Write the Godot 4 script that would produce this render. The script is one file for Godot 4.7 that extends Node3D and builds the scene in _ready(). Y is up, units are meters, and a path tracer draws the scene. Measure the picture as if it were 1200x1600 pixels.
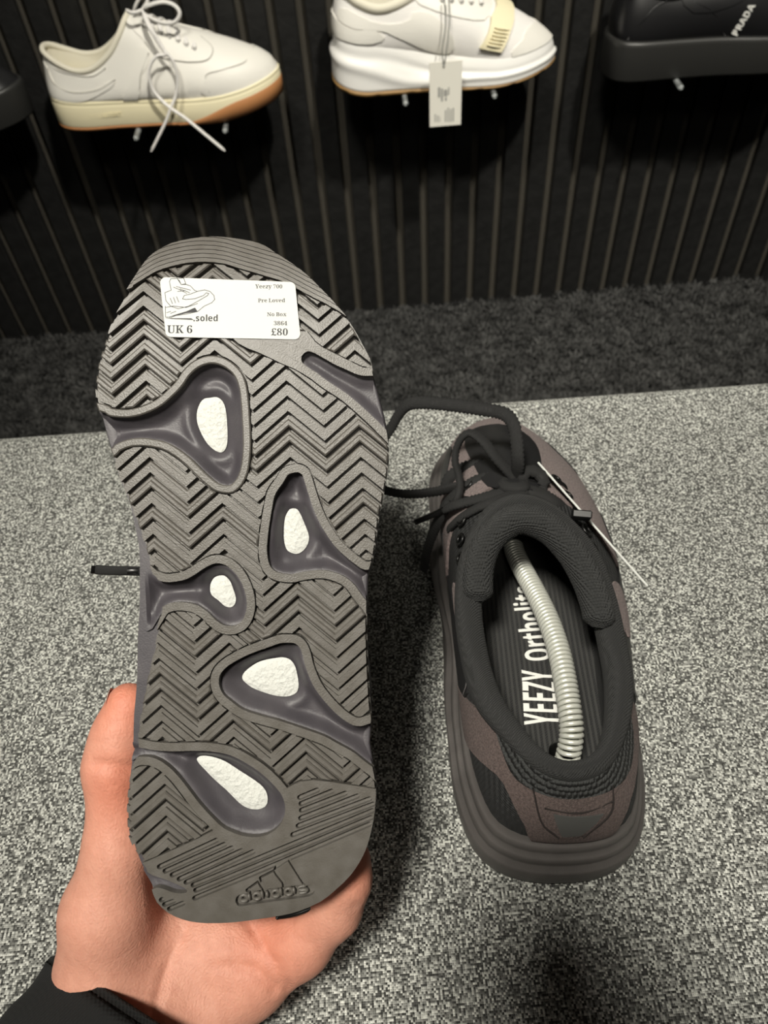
extends Node3D

var M := {}
var taken := {}
var rng := RandomNumberGenerator.new()


# ------------------------------------------------------------------ naming and tagging
func numbered(called: String) -> String:
	var n: int = taken.get(called, 0)
	taken[called] = n + 1
	return called if n == 0 else "%s_%03d" % [called, n]


func thing(called: String, label: String, category: String, at := Transform3D(), group := "") -> Node3D:
	var o := Node3D.new()
	o.name = numbered(called)
	add_child(o)
	o.transform = at
	o.set_meta("label", label)
	o.set_meta("category", category)
	if group != "":
		o.set_meta("group", group)
	return o


func put(parent: Node3D, called: String, mesh: Mesh, material: Material, label := "") -> MeshInstance3D:
	var o := MeshInstance3D.new()
	o.name = called
	o.mesh = mesh
	if material:
		o.material_override = material
	if label != "":
		o.set_meta("label", label)
	parent.add_child(o, true)
	return o


func built(st: SurfaceTool, normals := true) -> ArrayMesh:
	if normals:
		st.generate_normals()
	return st.commit()


func structure(called: String, mesh: Mesh, material: Material, label := "") -> MeshInstance3D:
	var o := put(self, called, mesh, material, label)
	o.set_meta("kind", "structure")
	return o


# ------------------------------------------------------------------ shapes
func new_st(smooth := 0) -> SurfaceTool:
	var st := SurfaceTool.new()
	st.begin(Mesh.PRIMITIVE_TRIANGLES)
	st.set_smooth_group(smooth)
	return st


func tri(st: SurfaceTool, a: Vector3, b: Vector3, c: Vector3) -> void:   # counter-clockwise from outside
	st.add_vertex(a)
	st.add_vertex(c)
	st.add_vertex(b)


func quad(st: SurfaceTool, a: Vector3, b: Vector3, c: Vector3, d: Vector3) -> void:
	tri(st, a, b, c)
	tri(st, a, c, d)


func pts(a: Array) -> PackedVector2Array:
	var r := PackedVector2Array()
	for i in a.size() / 2:
		r.append(Vector2(a[2 * i], a[2 * i + 1]))
	return r


func pts3(a: Array) -> PackedVector3Array:
	var r := PackedVector3Array()
	for i in a.size() / 3:
		r.append(Vector3(a[3 * i], a[3 * i + 1], a[3 * i + 2]))
	return r


func smooth2(p: PackedVector2Array, n: int) -> PackedVector2Array:
	var r := PackedVector2Array()
	var k := p.size()
	for i in k:
		for j in n:
			r.append(p[i].cubic_interpolate(p[(i + 1) % k], p[(i + k - 1) % k], p[(i + 2) % k], float(j) / n))
	return ccw(r)


func smooth3(p: PackedVector3Array, n: int, closed := false) -> PackedVector3Array:
	var r := PackedVector3Array()
	var k := p.size()
	for i in (k if closed else k - 1):
		var a := p[(i + k - 1) % k] if closed or i > 0 else p[0] * 2.0 - p[1]
		var d := p[(i + 2) % k] if closed or i < k - 2 else p[k - 1] * 2.0 - p[k - 2]
		for j in n:
			r.append(p[i].cubic_interpolate(p[(i + 1) % k], a, d, float(j) / n))
	if not closed:
		r.append(p[k - 1])
	return r


func ccw(p: PackedVector2Array) -> PackedVector2Array:
	if Geometry2D.is_polygon_clockwise(p):
		p.reverse()
	return p


func area(p: PackedVector2Array) -> float:
	var s := 0.0
	for i in p.size():
		s += p[i].cross(p[(i + 1) % p.size()])
	return s / 2.0


func clean(p: PackedVector2Array, eps := 0.02) -> PackedVector2Array:
	var r := PackedVector2Array()
	for v in p:
		if r.is_empty() or r[r.size() - 1].distance_to(v) > eps:
			r.append(v)
	if r.size() > 1 and r[0].distance_to(r[r.size() - 1]) <= eps:
		r.remove_at(r.size() - 1)
	return r


func meet(list: Array, b: PackedVector2Array) -> Array:
	var r := []
	for a in list:
		for p in Geometry2D.intersect_polygons(a, b):
			p = clean(p)
			if p.size() > 2 and absf(area(p)) > 0.01:
				r.append(ccw(p))
	return r


func half(c: Vector2, way: Vector2, side: float) -> PackedVector2Array:
	var n := way.orthogonal() * side
	return ccw(PackedVector2Array([c - way * 500.0, c + way * 500.0, c + way * 500.0 + n * 500.0, c - way * 500.0 + n * 500.0]))


func cut(list: Array, b: PackedVector2Array, way := Vector2(1, 0)) -> Array:   # differences; a hole is opened by a cut through it
	var r := []
	for a in list:
		var got := Geometry2D.clip_polygons(a, b)
		var hole := false
		for p in got:
			hole = hole or Geometry2D.is_polygon_clockwise(p)
		if hole:
			var c := Vector2()
			for v in b:
				c += v / b.size()
			r.append_array(cut(meet([a], half(c, way, 1.0)), b, way))
			r.append_array(cut(meet([a], half(c, way, -1.0)), b, way))
			continue
		for p in got:
			p = clean(p)
			if p.size() > 2 and area(p) > 0.02:
				r.append(p)
	return r


func grown(p: PackedVector2Array, d: float) -> PackedVector2Array:
	var best := PackedVector2Array()
	var big := PackedVector2Array()
	for v in p:
		big.append(v * 16.0)
	for q in Geometry2D.offset_polygon(big, d * 16.0, Geometry2D.JOIN_ROUND):
		if absf(area(q)) > (absf(area(best)) if best.size() else 0.0):
			best = q
	for i in best.size():
		best[i] /= 16.0
	return ccw(best)


func inset(p: PackedVector2Array, d: float) -> PackedVector2Array:
	var r := PackedVector2Array()
	var k := p.size()
	for i in k:
		var a := (p[i] - p[(i + k - 1) % k]).normalized()
		var b := (p[(i + 1) % k] - p[i]).normalized()
		var n := (a + b).normalized().orthogonal()
		if n == Vector2():
			n = a.orthogonal()
		n = Vector2(-(a + b).y, (a + b).x).normalized()
		var c := maxf(0.45, sqrt(maxf(0.0, (1.0 + a.dot(b)) / 2.0)))
		r.append(p[i] + n * d / c)
	return r


# prism of a polygon (counter-clockwise, mm) between heights w0 and w1; f maps (u, v, w) to a place
func prism(st: SurfaceTool, p: PackedVector2Array, w0: float, w1: float, bevel: float, f: Callable, floor_too := false) -> void:
	var k := p.size()
	var t := p
	if bevel > 0.0:
		t = inset(p, bevel)
		if area(t) < 0.15 * area(p):
			t = p
			bevel = 0.0
	var idx := Geometry2D.triangulate_polygon(t)
	if idx.is_empty():
		t = p
		bevel = 0.0
		idx = Geometry2D.triangulate_polygon(t)
	for i in range(0, idx.size(), 3):
		var a := t[idx[i]]
		var b := t[idx[i + 1]]
		var c := t[idx[i + 2]]
		if (b - a).cross(c - a) < 0.0:
			var s := b
			b = c
			c = s
		tri(st, f.call(a.x, a.y, w1), f.call(b.x, b.y, w1), f.call(c.x, c.y, w1))
		if floor_too:
			tri(st, f.call(a.x, a.y, w0), f.call(c.x, c.y, w0), f.call(b.x, b.y, w0))
	for i in k:
		var j := (i + 1) % k
		var a: Vector3 = f.call(p[i].x, p[i].y, w0)
		var b: Vector3 = f.call(p[j].x, p[j].y, w0)
		var c: Vector3 = f.call(p[j].x, p[j].y, w1 - bevel)
		var d: Vector3 = f.call(p[i].x, p[i].y, w1 - bevel)
		quad(st, a, b, c, d)
		if bevel > 0.0:
			quad(st, d, c, f.call(t[j].x, t[j].y, w1), f.call(t[i].x, t[i].y, w1))


func strips(list: Array, step: float) -> Array:   # a large polygon in bands, so that it can bend
	var r := []
	for p in list:
		var lo := 1e9
		var hi := -1e9
		for v in p:
			lo = minf(lo, v.y)
			hi = maxf(hi, v.y)
		var y := floorf(lo / step) * step
		while y < hi:
			r.append_array(meet([p], pts([-300, y, 300, y, 300, y + step, -300, y + step])))
			y += step
	return r


# a sheet of a grid of points: rows x cols, normal up when rows run to the right and cols run away
func sheet(st: SurfaceTool, g: PackedVector3Array, rows: int, cols: int, wrap_rows := false, wrap_cols := false, flip := false) -> void:
	for i in (rows if wrap_rows else rows - 1):
		for j in (cols if wrap_cols else cols - 1):
			var a := g[i * cols + j]
			var b := g[((i + 1) % rows) * cols + j]
			var c := g[((i + 1) % rows) * cols + (j + 1) % cols]
			var d := g[i * cols + (j + 1) % cols]
			if flip:
				quad(st, a, d, c, b)
			else:
				quad(st, a, b, c, d)


func tube(st: SurfaceTool, p: PackedVector3Array, rx: float, ry: float, seg := 10, up := Vector3.UP, closed := false, ribs := 0.0, taper := false) -> void:
	var k := p.size()
	var g := PackedVector3Array()
	var side := Vector3()
	var way := 0.0
	for i in k:
		var t := (p[(i + 1) % k] - p[(i + k - 1) % k]) if closed else (p[mini(i + 1, k - 1)] - p[maxi(i - 1, 0)])
		t = t.normalized()
		if i == 0:
			side = t.cross(up)
			if side.length() < 0.01:
				side = t.cross(Vector3.RIGHT)
		side = (side - t * side.dot(t)).normalized()
		var n := side.cross(t)
		if i > 0:
			way += p[i].distance_to(p[i - 1])
		var s := 1.0
		if ribs > 0.0:
			s = 1.0 + (0.13 if i % 2 == 0 else -0.07)
		if taper and not closed:
			var e := minf(i, k - 1 - i)
			s *= 0.35 if e == 0 else (0.8 if e == 1 else 1.0)
		for j in seg:
			var a := TAU * j / seg
			g.append(p[i] + side * cos(a) * rx * s + n * sin(a) * ry * s)
	sheet(st, g, k, seg, closed, true, true)
	if not closed:
		for e in [0, k - 1]:
			for j in range(1, seg - 1):
				if e == 0:
					tri(st, g[0], g[j], g[j + 1])
				else:
					tri(st, g[e * seg], g[e * seg + j + 1], g[e * seg + j])


func even(p: PackedVector3Array, step: float) -> PackedVector3Array:   # points at even spacing along a path
	var r := PackedVector3Array([p[0]])
	var left := step
	for i in p.size() - 1:
		var a := p[i]
		var d := a.distance_to(p[i + 1])
		var at := 0.0
		while d - at >= left:
			at += left
			r.append(a.lerp(p[i + 1], at / d))
			left = step
		left -= d - at
	return r


func box(st: SurfaceTool, c: Vector3, s: Vector3, bevel := 0.0) -> void:
	var h := s / 2.0
	var b := minf(bevel, minf(h.x, minf(h.y, h.z)) * 0.9)
	var f := func(u: float, v: float, w: float) -> Vector3: return c + Vector3(u, v, w)
	var p := PackedVector2Array([Vector2(-h.x + b, -h.y), Vector2(h.x - b, -h.y), Vector2(h.x, -h.y + b), Vector2(h.x, h.y - b), Vector2(h.x - b, h.y), Vector2(-h.x + b, h.y), Vector2(-h.x, h.y - b), Vector2(-h.x, -h.y + b)]) if b > 0.0 else PackedVector2Array([Vector2(-h.x, -h.y), Vector2(h.x, -h.y), Vector2(h.x, h.y), Vector2(-h.x, h.y)])
	var t := inset(p, b) if b > 0.0 else p
	for i in p.size():
		var j := (i + 1) % p.size()
		quad(st, f.call(p[i].x, p[i].y, -h.z + b), f.call(p[j].x, p[j].y, -h.z + b), f.call(p[j].x, p[j].y, h.z - b), f.call(p[i].x, p[i].y, h.z - b))
		if b > 0.0:
			quad(st, f.call(p[i].x, p[i].y, h.z - b), f.call(p[j].x, p[j].y, h.z - b), f.call(t[j].x, t[j].y, h.z), f.call(t[i].x, t[i].y, h.z))
			quad(st, f.call(t[i].x, t[i].y, -h.z), f.call(t[j].x, t[j].y, -h.z), f.call(p[j].x, p[j].y, -h.z + b), f.call(p[i].x, p[i].y, -h.z + b))
	for i in range(1, p.size() - 1):
		tri(st, f.call(t[0].x, t[0].y, h.z), f.call(t[i].x, t[i].y, h.z), f.call(t[i + 1].x, t[i + 1].y, h.z))
		tri(st, f.call(t[0].x, t[0].y, -h.z), f.call(t[i + 1].x, t[i + 1].y, -h.z), f.call(t[i].x, t[i].y, -h.z))


func box_mesh(c: Vector3, s: Vector3, bevel := 0.0) -> ArrayMesh:
	var st := new_st(-1)
	box(st, c, s, bevel)
	return built(st)


# ------------------------------------------------------------------ lettering: ex runs along the line, n faces the reader; fitted to the width given
func lettering(parent: Node3D, called: String, text: String, font: String, weight: int, a: Vector3, b: Vector3, n: Vector3, depth: float, material: Material, stretch := 1.0) -> MeshInstance3D:
	var f := SystemFont.new()
	f.font_names = PackedStringArray([font])
	f.font_weight = weight
	var t := TextMesh.new()
	t.text = text
	t.font = f
	t.font_size = 48
	t.pixel_size = 0.01
	t.depth = 0.02
	t.curve_step = 1.0
	var o := put(parent, called, t, material)
	var bb := t.get_aabb()
	var s := a.distance_to(b) / maxf(bb.size.x, 1e-4)
	var ex := (b - a).normalized()
	n = (n - ex * n.dot(ex)).normalized()
	var ey := n.cross(ex)
	o.transform = Transform3D(Basis(ex * s, ey * s * stretch, n * depth / 0.02), a - ex * bb.position.x * s - ey * bb.position.y * s * stretch)
	return o


# ------------------------------------------------------------------ materials
func noise_tex(freq: float, lo: Color, hi: Color, size := 256, seeded := 1, octaves := 4, kind := FastNoiseLite.TYPE_SIMPLEX) -> ImageTexture:
	var n := FastNoiseLite.new()
	n.seed = seeded
	n.noise_type = kind
	n.frequency = freq
	n.fractal_octaves = octaves
	var im := n.get_seamless_image(size, size)
	im.convert(Image.FORMAT_L8)
	var d := im.get_data()
	var o := PackedByteArray()
	o.resize(size * size * 3)
	for i in size * size:
		var c := lo.lerp(hi, d[i] / 255.0)
		o[3 * i] = int(c.r * 255.0)
		o[3 * i + 1] = int(c.g * 255.0)
		o[3 * i + 2] = int(c.b * 255.0)
	return ImageTexture.create_from_image(Image.create_from_data(size, size, false, Image.FORMAT_RGB8, o))


func made(name_: String, c: Color, rough := 0.7, metal := 0.0, spec := 0.5) -> StandardMaterial3D:
	var m := StandardMaterial3D.new()
	m.resource_name = name_
	m.albedo_color = c
	m.roughness = rough
	m.metallic = metal
	m.metallic_specular = spec
	M[name_] = m
	return m


func grain(m: StandardMaterial3D, tex: Texture2D, bump: Texture2D, size: float, height: float) -> void:   # size: metres per tile
	m.uv1_triplanar = true
	m.uv1_scale = Vector3.ONE / size
	if tex:
		m.albedo_texture = tex
	if bump:
		m.heightmap_enabled = true
		m.heightmap_texture = bump
		m.heightmap_scale = height * 100.0


func tex_of(w: int, h: int, f: Callable) -> ImageTexture:
	var o := PackedByteArray()
	o.resize(w * h)
	for y in h:
		for x in w:
			o[y * w + x] = int(clampf(f.call(x, y), 0.0, 1.0) * 255.0)
	return ImageTexture.create_from_image(Image.create_from_data(w, h, false, Image.FORMAT_L8, o))


func weave() -> Array:   # melange woven cloth: [colour, height]
	var th := 3
	var n := 128
	var size := th * n
	var warp := PackedFloat32Array()
	var weft := PackedFloat32Array()
	warp.resize(n * n)
	weft.resize(n * n)
	for a in [warp, weft]:
		for i in n:
			var v := 0.5
			for j in n:
				if rng.randf() < 0.88:
					var r := rng.randf()
					v = rng.randf_range(0.24, 0.42) if r < 0.32 else (rng.randf_range(0.46, 0.68) if r < 0.68 else rng.randf_range(0.71, 0.98))
				a[i * n + j] = v
	var wide := PackedFloat32Array()
	for i in n:
		wide.append(rng.randf_range(-0.8, 0.8))
	var col := PackedByteArray()
	var hei := PackedByteArray()
	col.resize(size * size)
	hei.resize(size * size)
	for y in size:
		var cj := y / th
		var fy := (y % th + 0.5) / th * 2.0 - 1.0
		for x in size:
			var ci := x / th
			var fx := (x % th + 0.5) / th * 2.0 - 1.0
			var up := (ci + cj) % 2 == 0
			var v: float
			var h: float
			if up:
				v = warp[ci * n + cj]
				h = (1.0 - fx * fx * 0.8) * (1.0 - 0.45 * fy * fy)
			else:
				v = weft[cj * n + ci]
				h = (1.0 - fy * fy * 0.8) * (1.0 - 0.45 * fx * fx)
			h *= 0.8 + 0.2 * wide[(ci * 7 + cj * 3) % n]
			col[y * size + x] = int(clampf(v, 0.0, 1.0) * 255.0)
			hei[y * size + x] = int(clampf(h, 0.0, 1.0) * 255.0)
	var r := []
	for a in [col, hei]:
		var im := Image.create_from_data(size, size, false, Image.FORMAT_L8, a)
		im.resize(size * 3, size * 3, Image.INTERPOLATE_CUBIC)
		r.append(ImageTexture.create_from_image(im))
	return r


func materials() -> void:
	var fine := noise_tex(0.06, Color(0, 0, 0), Color(1, 1, 1), 256, 3)
	var rough_n := noise_tex(0.25, Color(0, 0, 0), Color(1, 1, 1), 256, 5, 3)
	var fuzz := noise_tex(0.12, Color(0.62, 0.62, 0.62), Color(1, 1, 1), 256, 7)
	var knit := tex_of(96, 96, func(x: int, y: int) -> float:
		var r := (y / 12)
		var fx := fposmod(x + (6.0 if r % 2 else 0.0), 12.0) / 12.0 * 2.0 - 1.0
		var fy := (y % 12) / 12.0 * 2.0 - 1.0
		return 1.0 - (fx * fx + fy * fy) * 0.75)
	var ribbed := tex_of(64, 64, func(x: int, y: int) -> float: return 0.75 * (1.0 - absf((x % 8) / 4.0 - 1.0)) + 0.25 * (1.0 - absf((y % 4) / 2.0 - 1.0)))
	var twill := tex_of(64, 64, func(x: int, y: int) -> float: return 1.0 - absf(((x + y) % 8) / 4.0 - 1.0))

	made("black_laminate", Color(0.118, 0.118, 0.116), 0.55)
	grain(M.black_laminate, noise_tex(0.03, Color(0.75, 0.75, 0.75), Color(1, 1, 1), 256, 21), fine, 0.2, 0.0003)
	made("panel_felt", Color(0.34, 0.322, 0.285), 0.95)
	grain(M.panel_felt, fuzz, rough_n, 0.04, 0.0006)
	made("carpet", Color(0.22, 0.22, 0.215), 1.0)
	grain(M.carpet, noise_tex(0.05, Color(0.45, 0.45, 0.45), Color(1, 1, 1), 256, 31), rough_n, 0.12, 0.004)
	made("carpet_pile", Color(0.30, 0.30, 0.295), 1.0)
	M.carpet_pile.vertex_color_use_as_albedo = true
	made("plaster", Color(0.80, 0.79, 0.76), 0.9)
	made("dark_paint", Color(0.30, 0.30, 0.30), 0.8)
	var w := weave()
	made("grey_weave", Color(0.97, 0.975, 0.945), 0.95)
	grain(M.grey_weave, w[0], w[1], 0.116, 0.0012)
	M.grey_weave.uv1_world_triplanar = true

	made("tread_rubber", Color(0.405, 0.392, 0.375), 0.44)
	grain(M.tread_rubber, noise_tex(0.02, Color(0.86, 0.85, 0.83), Color(1, 1, 1), 256, 41), rough_n, 0.05, 0.00008)
	made("midsole_foam", Color(0.315, 0.30, 0.315), 0.5)
	grain(M.midsole_foam, noise_tex(0.015, Color(0.82, 0.82, 0.84), Color(1, 1, 1), 256, 43), rough_n, 0.06, 0.00006)
	made("dark_foam", Color(0.39, 0.375, 0.368), 0.48)
	grain(M.dark_foam, noise_tex(0.012, Color(0.8, 0.8, 0.8), Color(1, 1, 1), 256, 44), rough_n, 0.08, 0.00008)
	made("white_foam", Color(0.835, 0.84, 0.82), 0.75)
	grain(M.white_foam, null, noise_tex(0.035, Color(0, 0, 0), Color(1, 1, 1), 256, 45, 3, FastNoiseLite.TYPE_CELLULAR), 0.018, 0.0006)
	made("suede", Color(0.64, 0.58, 0.57), 1.0)
	grain(M.suede, noise_tex(0.08, Color(0.5, 0.48, 0.48), Color(1, 1, 1), 256, 51), rough_n, 0.03, 0.0010)
	M.suede.rim_enabled = true
	M.suede.rim = 0.35
	made("heel_suede", Color(0.48, 0.42, 0.405), 1.0)
	grain(M.heel_suede, noise_tex(0.08, Color(0.5, 0.48, 0.48), Color(1, 1, 1), 256, 52), rough_n, 0.03, 0.0010)
	M.heel_suede.rim_enabled = true
	M.heel_suede.rim = 0.25
	made("black_knit", Color(0.21, 0.215, 0.215), 0.9)
	grain(M.black_knit, null, knit, 0.0185, 0.003)
	made("black_mesh", Color(0.16, 0.163, 0.165), 0.9)
	grain(M.black_mesh, null, ribbed, 0.016, 0.002)
	made("black_lining", Color(0.17, 0.172, 0.172), 0.95)
	grain(M.black_lining, null, twill, 0.010, 0.0012)
	M.black_lining.rim_enabled = true
	M.black_lining.rim = 0.2
	made("black_leather", Color(0.13, 0.13, 0.135), 0.5)
	grain(M.black_leather, null, rough_n, 0.04, 0.0001)
	made("grey_reflective", Color(0.30, 0.30, 0.295), 0.6)
	made("seam_dark", Color(0.15, 0.125, 0.12), 0.9)
	made("tongue_knit", Color(0.185, 0.188, 0.188), 0.9)
	grain(M.tongue_knit, null, knit, 0.011, 0.0016)
	M.tongue_knit.rim_enabled = true
	M.tongue_knit.rim = 0.25
	made("stitch", Color(0.34, 0.33, 0.33), 0.8)
	made("lace_black", Color(0.145, 0.145, 0.145), 0.85)
	grain(M.lace_black, null, twill, 0.006, 0.0004)
	made("plastic_black", Color(0.06, 0.06, 0.06), 0.35)
	made("insole_cloth", Color(0.205, 0.205, 0.20), 0.85)
	made("print_white", Color(0.90, 0.90, 0.88), 0.6)
	made("paper_white", Color(0.81, 0.815, 0.80), 0.55)
	made("card_cream", Color(0.90, 0.89, 0.85), 0.7)
	made("seam_light", Color(0.70, 0.69, 0.66), 0.8)
	made("ink", Color(0.20, 0.20, 0.21), 0.7)
	made("ink_grey", Color(0.62, 0.62, 0.60), 0.7)
	made("spring_steel", Color(0.84, 0.845, 0.81), 0.34, 0.35)
	made("spring_cream", Color(0.83, 0.84, 0.78), 0.4)
	made("skin", Color(0.85, 0.62, 0.535), 0.6)
	M.skin.vertex_color_use_as_albedo = true
	grain(M.skin, noise_tex(0.02, Color(0.93, 0.90, 0.89), Color(1, 1, 1), 256, 61), noise_tex(0.09, Color(0, 0, 0), Color(1, 1, 1), 256, 62), 0.035, 0.00022)
	M.skin.subsurf_scatter_enabled = true
	M.skin.subsurf_scatter_strength = 0.05
	made("nail", Color(0.85, 0.63, 0.55), 0.3)
	made("sleeve_cloth", Color(0.105, 0.11, 0.112), 0.95)
	grain(M.sleeve_cloth, fuzz, twill, 0.012, 0.0004)
	made("white_leather", Color(0.90, 0.89, 0.86), 0.5)
	grain(M.white_leather, null, fine, 0.05, 0.0002)
	made("white_mesh", Color(0.91, 0.90, 0.885), 0.8)
	grain(M.white_mesh, null, knit, 0.02, 0.0004)
	made("cream_rubber", Color(0.92, 0.885, 0.75), 0.5)
	made("cream_lining", Color(0.88, 0.86, 0.79), 0.9)
	made("gum_rubber", Color(0.72, 0.50, 0.32), 0.5)
	made("tan_rubber", Color(0.60, 0.47, 0.29), 0.5)
	made("white_rubber", Color(0.92, 0.915, 0.90), 0.45)
	made("black_rubber", Color(0.17, 0.17, 0.165), 0.42)
	made("black_nappa", Color(0.105, 0.105, 0.11), 0.3)
	made("eyelet_grey", Color(0.55, 0.55, 0.53), 0.6)
	var ac := made("clear_acrylic", Color(0.85, 0.87, 0.87, 0.5), 0.15)
	ac.transparency = BaseMaterial3D.TRANSPARENCY_ALPHA
	var lamp := made("lamp_glow", Color(1, 1, 1), 0.5)
	lamp.emission_enabled = true
	lamp.emission = Color(1.0, 0.95, 0.86)
	lamp.emission_energy_multiplier = 2.0
	made("lamp_metal", Color(0.8, 0.8, 0.8), 0.4, 0.8)


# ------------------------------------------------------------------ shoe shells: loops from the feather line (f 0) to the collar (f 1), t runs round from the heel
class Shell:
	const N := 96
	var B := PackedVector2Array()    # outline (x, s) in mm, s from the heel
	var NR := PackedVector2Array()
	var C := PackedVector3Array()    # collar (x, h, s)
	var hs: Array
	var hv: Array
	var edge := 9.0
	var amp0 := 4.0
	var amp1 := 6.0
	var power := 0.75
	var length := 285.0
	var spring := 0.0
	var spring_from := 200.0
	var heel_up := 0.0

	static func arc(D: Array, m: int) -> Array:
		var acc := [0.0]
		for i in D.size() - 1:
			acc.append(acc[i] + (D[i + 1] - D[i]).length())
		var r := []
		var k := 0
		for i in m:
			var x: float = acc[-1] * i / (m - 1)
			while k < D.size() - 2 and acc[k + 1] < x:
				k += 1
			r.append(D[k].lerp(D[k + 1], clampf((x - acc[k]) / maxf(acc[k + 1] - acc[k], 1e-6), 0.0, 1.0)))
		return r

	static func around(ctrl: Array, tip: int, dense := 8) -> Array:
		var D := []
		var k := ctrl.size()
		for i in k:
			for j in dense:
				D.append(ctrl[i].cubic_interpolate(ctrl[(i + 1) % k], ctrl[(i + k - 1) % k], ctrl[(i + 2) % k], float(j) / dense))
		D.append(D[0])
		var a := arc(D.slice(0, tip * dense + 1), N / 2 + 1)
		var b := arc(D.slice(tip * dense), N / 2 + 1)
		a.remove_at(a.size() - 1)
		b.remove_at(b.size() - 1)
		return a + b

	func setup(outline: Array, tip: int, collar: Array, ctip: int, s_at: Array, h_at: Array) -> void:
		B = PackedVector2Array(around(outline, tip))
		C = PackedVector3Array(around(collar, ctip))
		hs = s_at
		hv = h_at
		length = outline[tip].y
		for i in N:
			var t := (B[(i + 1) % N] - B[(i + N - 1) % N]).normalized()
			NR.append(Vector2(t.y, -t.x))

	func top(s: float) -> float:
		if s <= hs[0]:
			return hv[0]
		for k in hs.size() - 1:
			if s <= hs[k + 1]:
				return lerpf(hv[k], hv[k + 1], (s - hs[k]) / (hs[k + 1] - hs[k]))
		return hv[-1]

	func lift(s: float) -> float:
		return spring * pow(maxf(0.0, (s - spring_from) / (length - spring_from)), 2.0) + heel_up * pow(maxf(0.0, 1.0 - s / 55.0), 2.0)

	func ring(i: int, out: float, h: float) -> Vector3:
		var b := B[i] + NR[i] * out
		return Vector3(b.x, h + lift(b.y), b.y)

	func raw(i: int, f: float) -> Vector3:
		i = posmod(i, N)
		var u := ring(i, -edge, top(B[i].y - NR[i].y * edge))
		var s := smoothstep(0.0, 1.0, B[i].y / length)
		var k := 0.1 + 0.8 * s
		var d := Vector3(NR[i].x * (1.0 - k), k, NR[i].y * (1.0 - k)).normalized()
		return u.lerp(C[i], f) + d * (amp0 + amp1 * s) * sin(PI * pow(clampf(f, 0.0, 1.0), power))

	static func m(p: Vector3) -> Vector3:
		return Vector3(p.x, p.y, -p.z) * 0.001

	func pt(t: float, f: float) -> Vector3:
		var x := fposmod(t, 1.0) * N
		var i := int(x)
		return m(raw(i, f).lerp(raw(i + 1, f), x - i))

	func nrm(t: float, f: float) -> Vector3:
		var a := pt(t + 0.008, f) - pt(t - 0.008, f)
		var b := pt(t, minf(f + 0.03, 1.0)) - pt(t, maxf(f - 0.03, 0.0))
		return a.cross(b).normalized()


func shell_mesh(s: Shell, f0 := 0.0, f1 := 1.0, rows := 18) -> ArrayMesh:
	var g := PackedVector3Array()
	for i in Shell.N:
		for j in rows + 1:
			g.append(Shell.m(s.raw(i, lerpf(f0, f1, float(j) / rows))))
	var st := new_st()
	sheet(st, g, Shell.N, rows + 1, true)
	return built(st)


func sole_mesh(s: Shell, profile: Array, wave = null, cap_top := true) -> ArrayMesh:   # profile: [height as a share of the top or in mm when negative, out]
	var g := PackedVector3Array()
	var n := profile.size()
	for i in Shell.N:
		for p in profile:
			var out: float = p[1]
			var hh: float = p[0] * s.top(s.B[i].y)
			if wave != null:
				out += wave.call(i, p[0])
			g.append(Shell.m(s.ring(i, out, hh)))
	var st := new_st()
	sheet(st, g, Shell.N, n, true)
	st.set_smooth_group(-1)
	var c0 := Vector3()
	var c1 := Vector3()
	for i in Shell.N:
		c0 += g[i * n] / Shell.N
		c1 += g[i * n + n - 1] / Shell.N
	for i in Shell.N:
		var j := (i + 1) % Shell.N
		tri(st, c0, g[j * n], g[i * n])
		if cap_top:
			tri(st, c1, g[i * n + n - 1], g[j * n + n - 1])
	return built(st)


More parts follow.
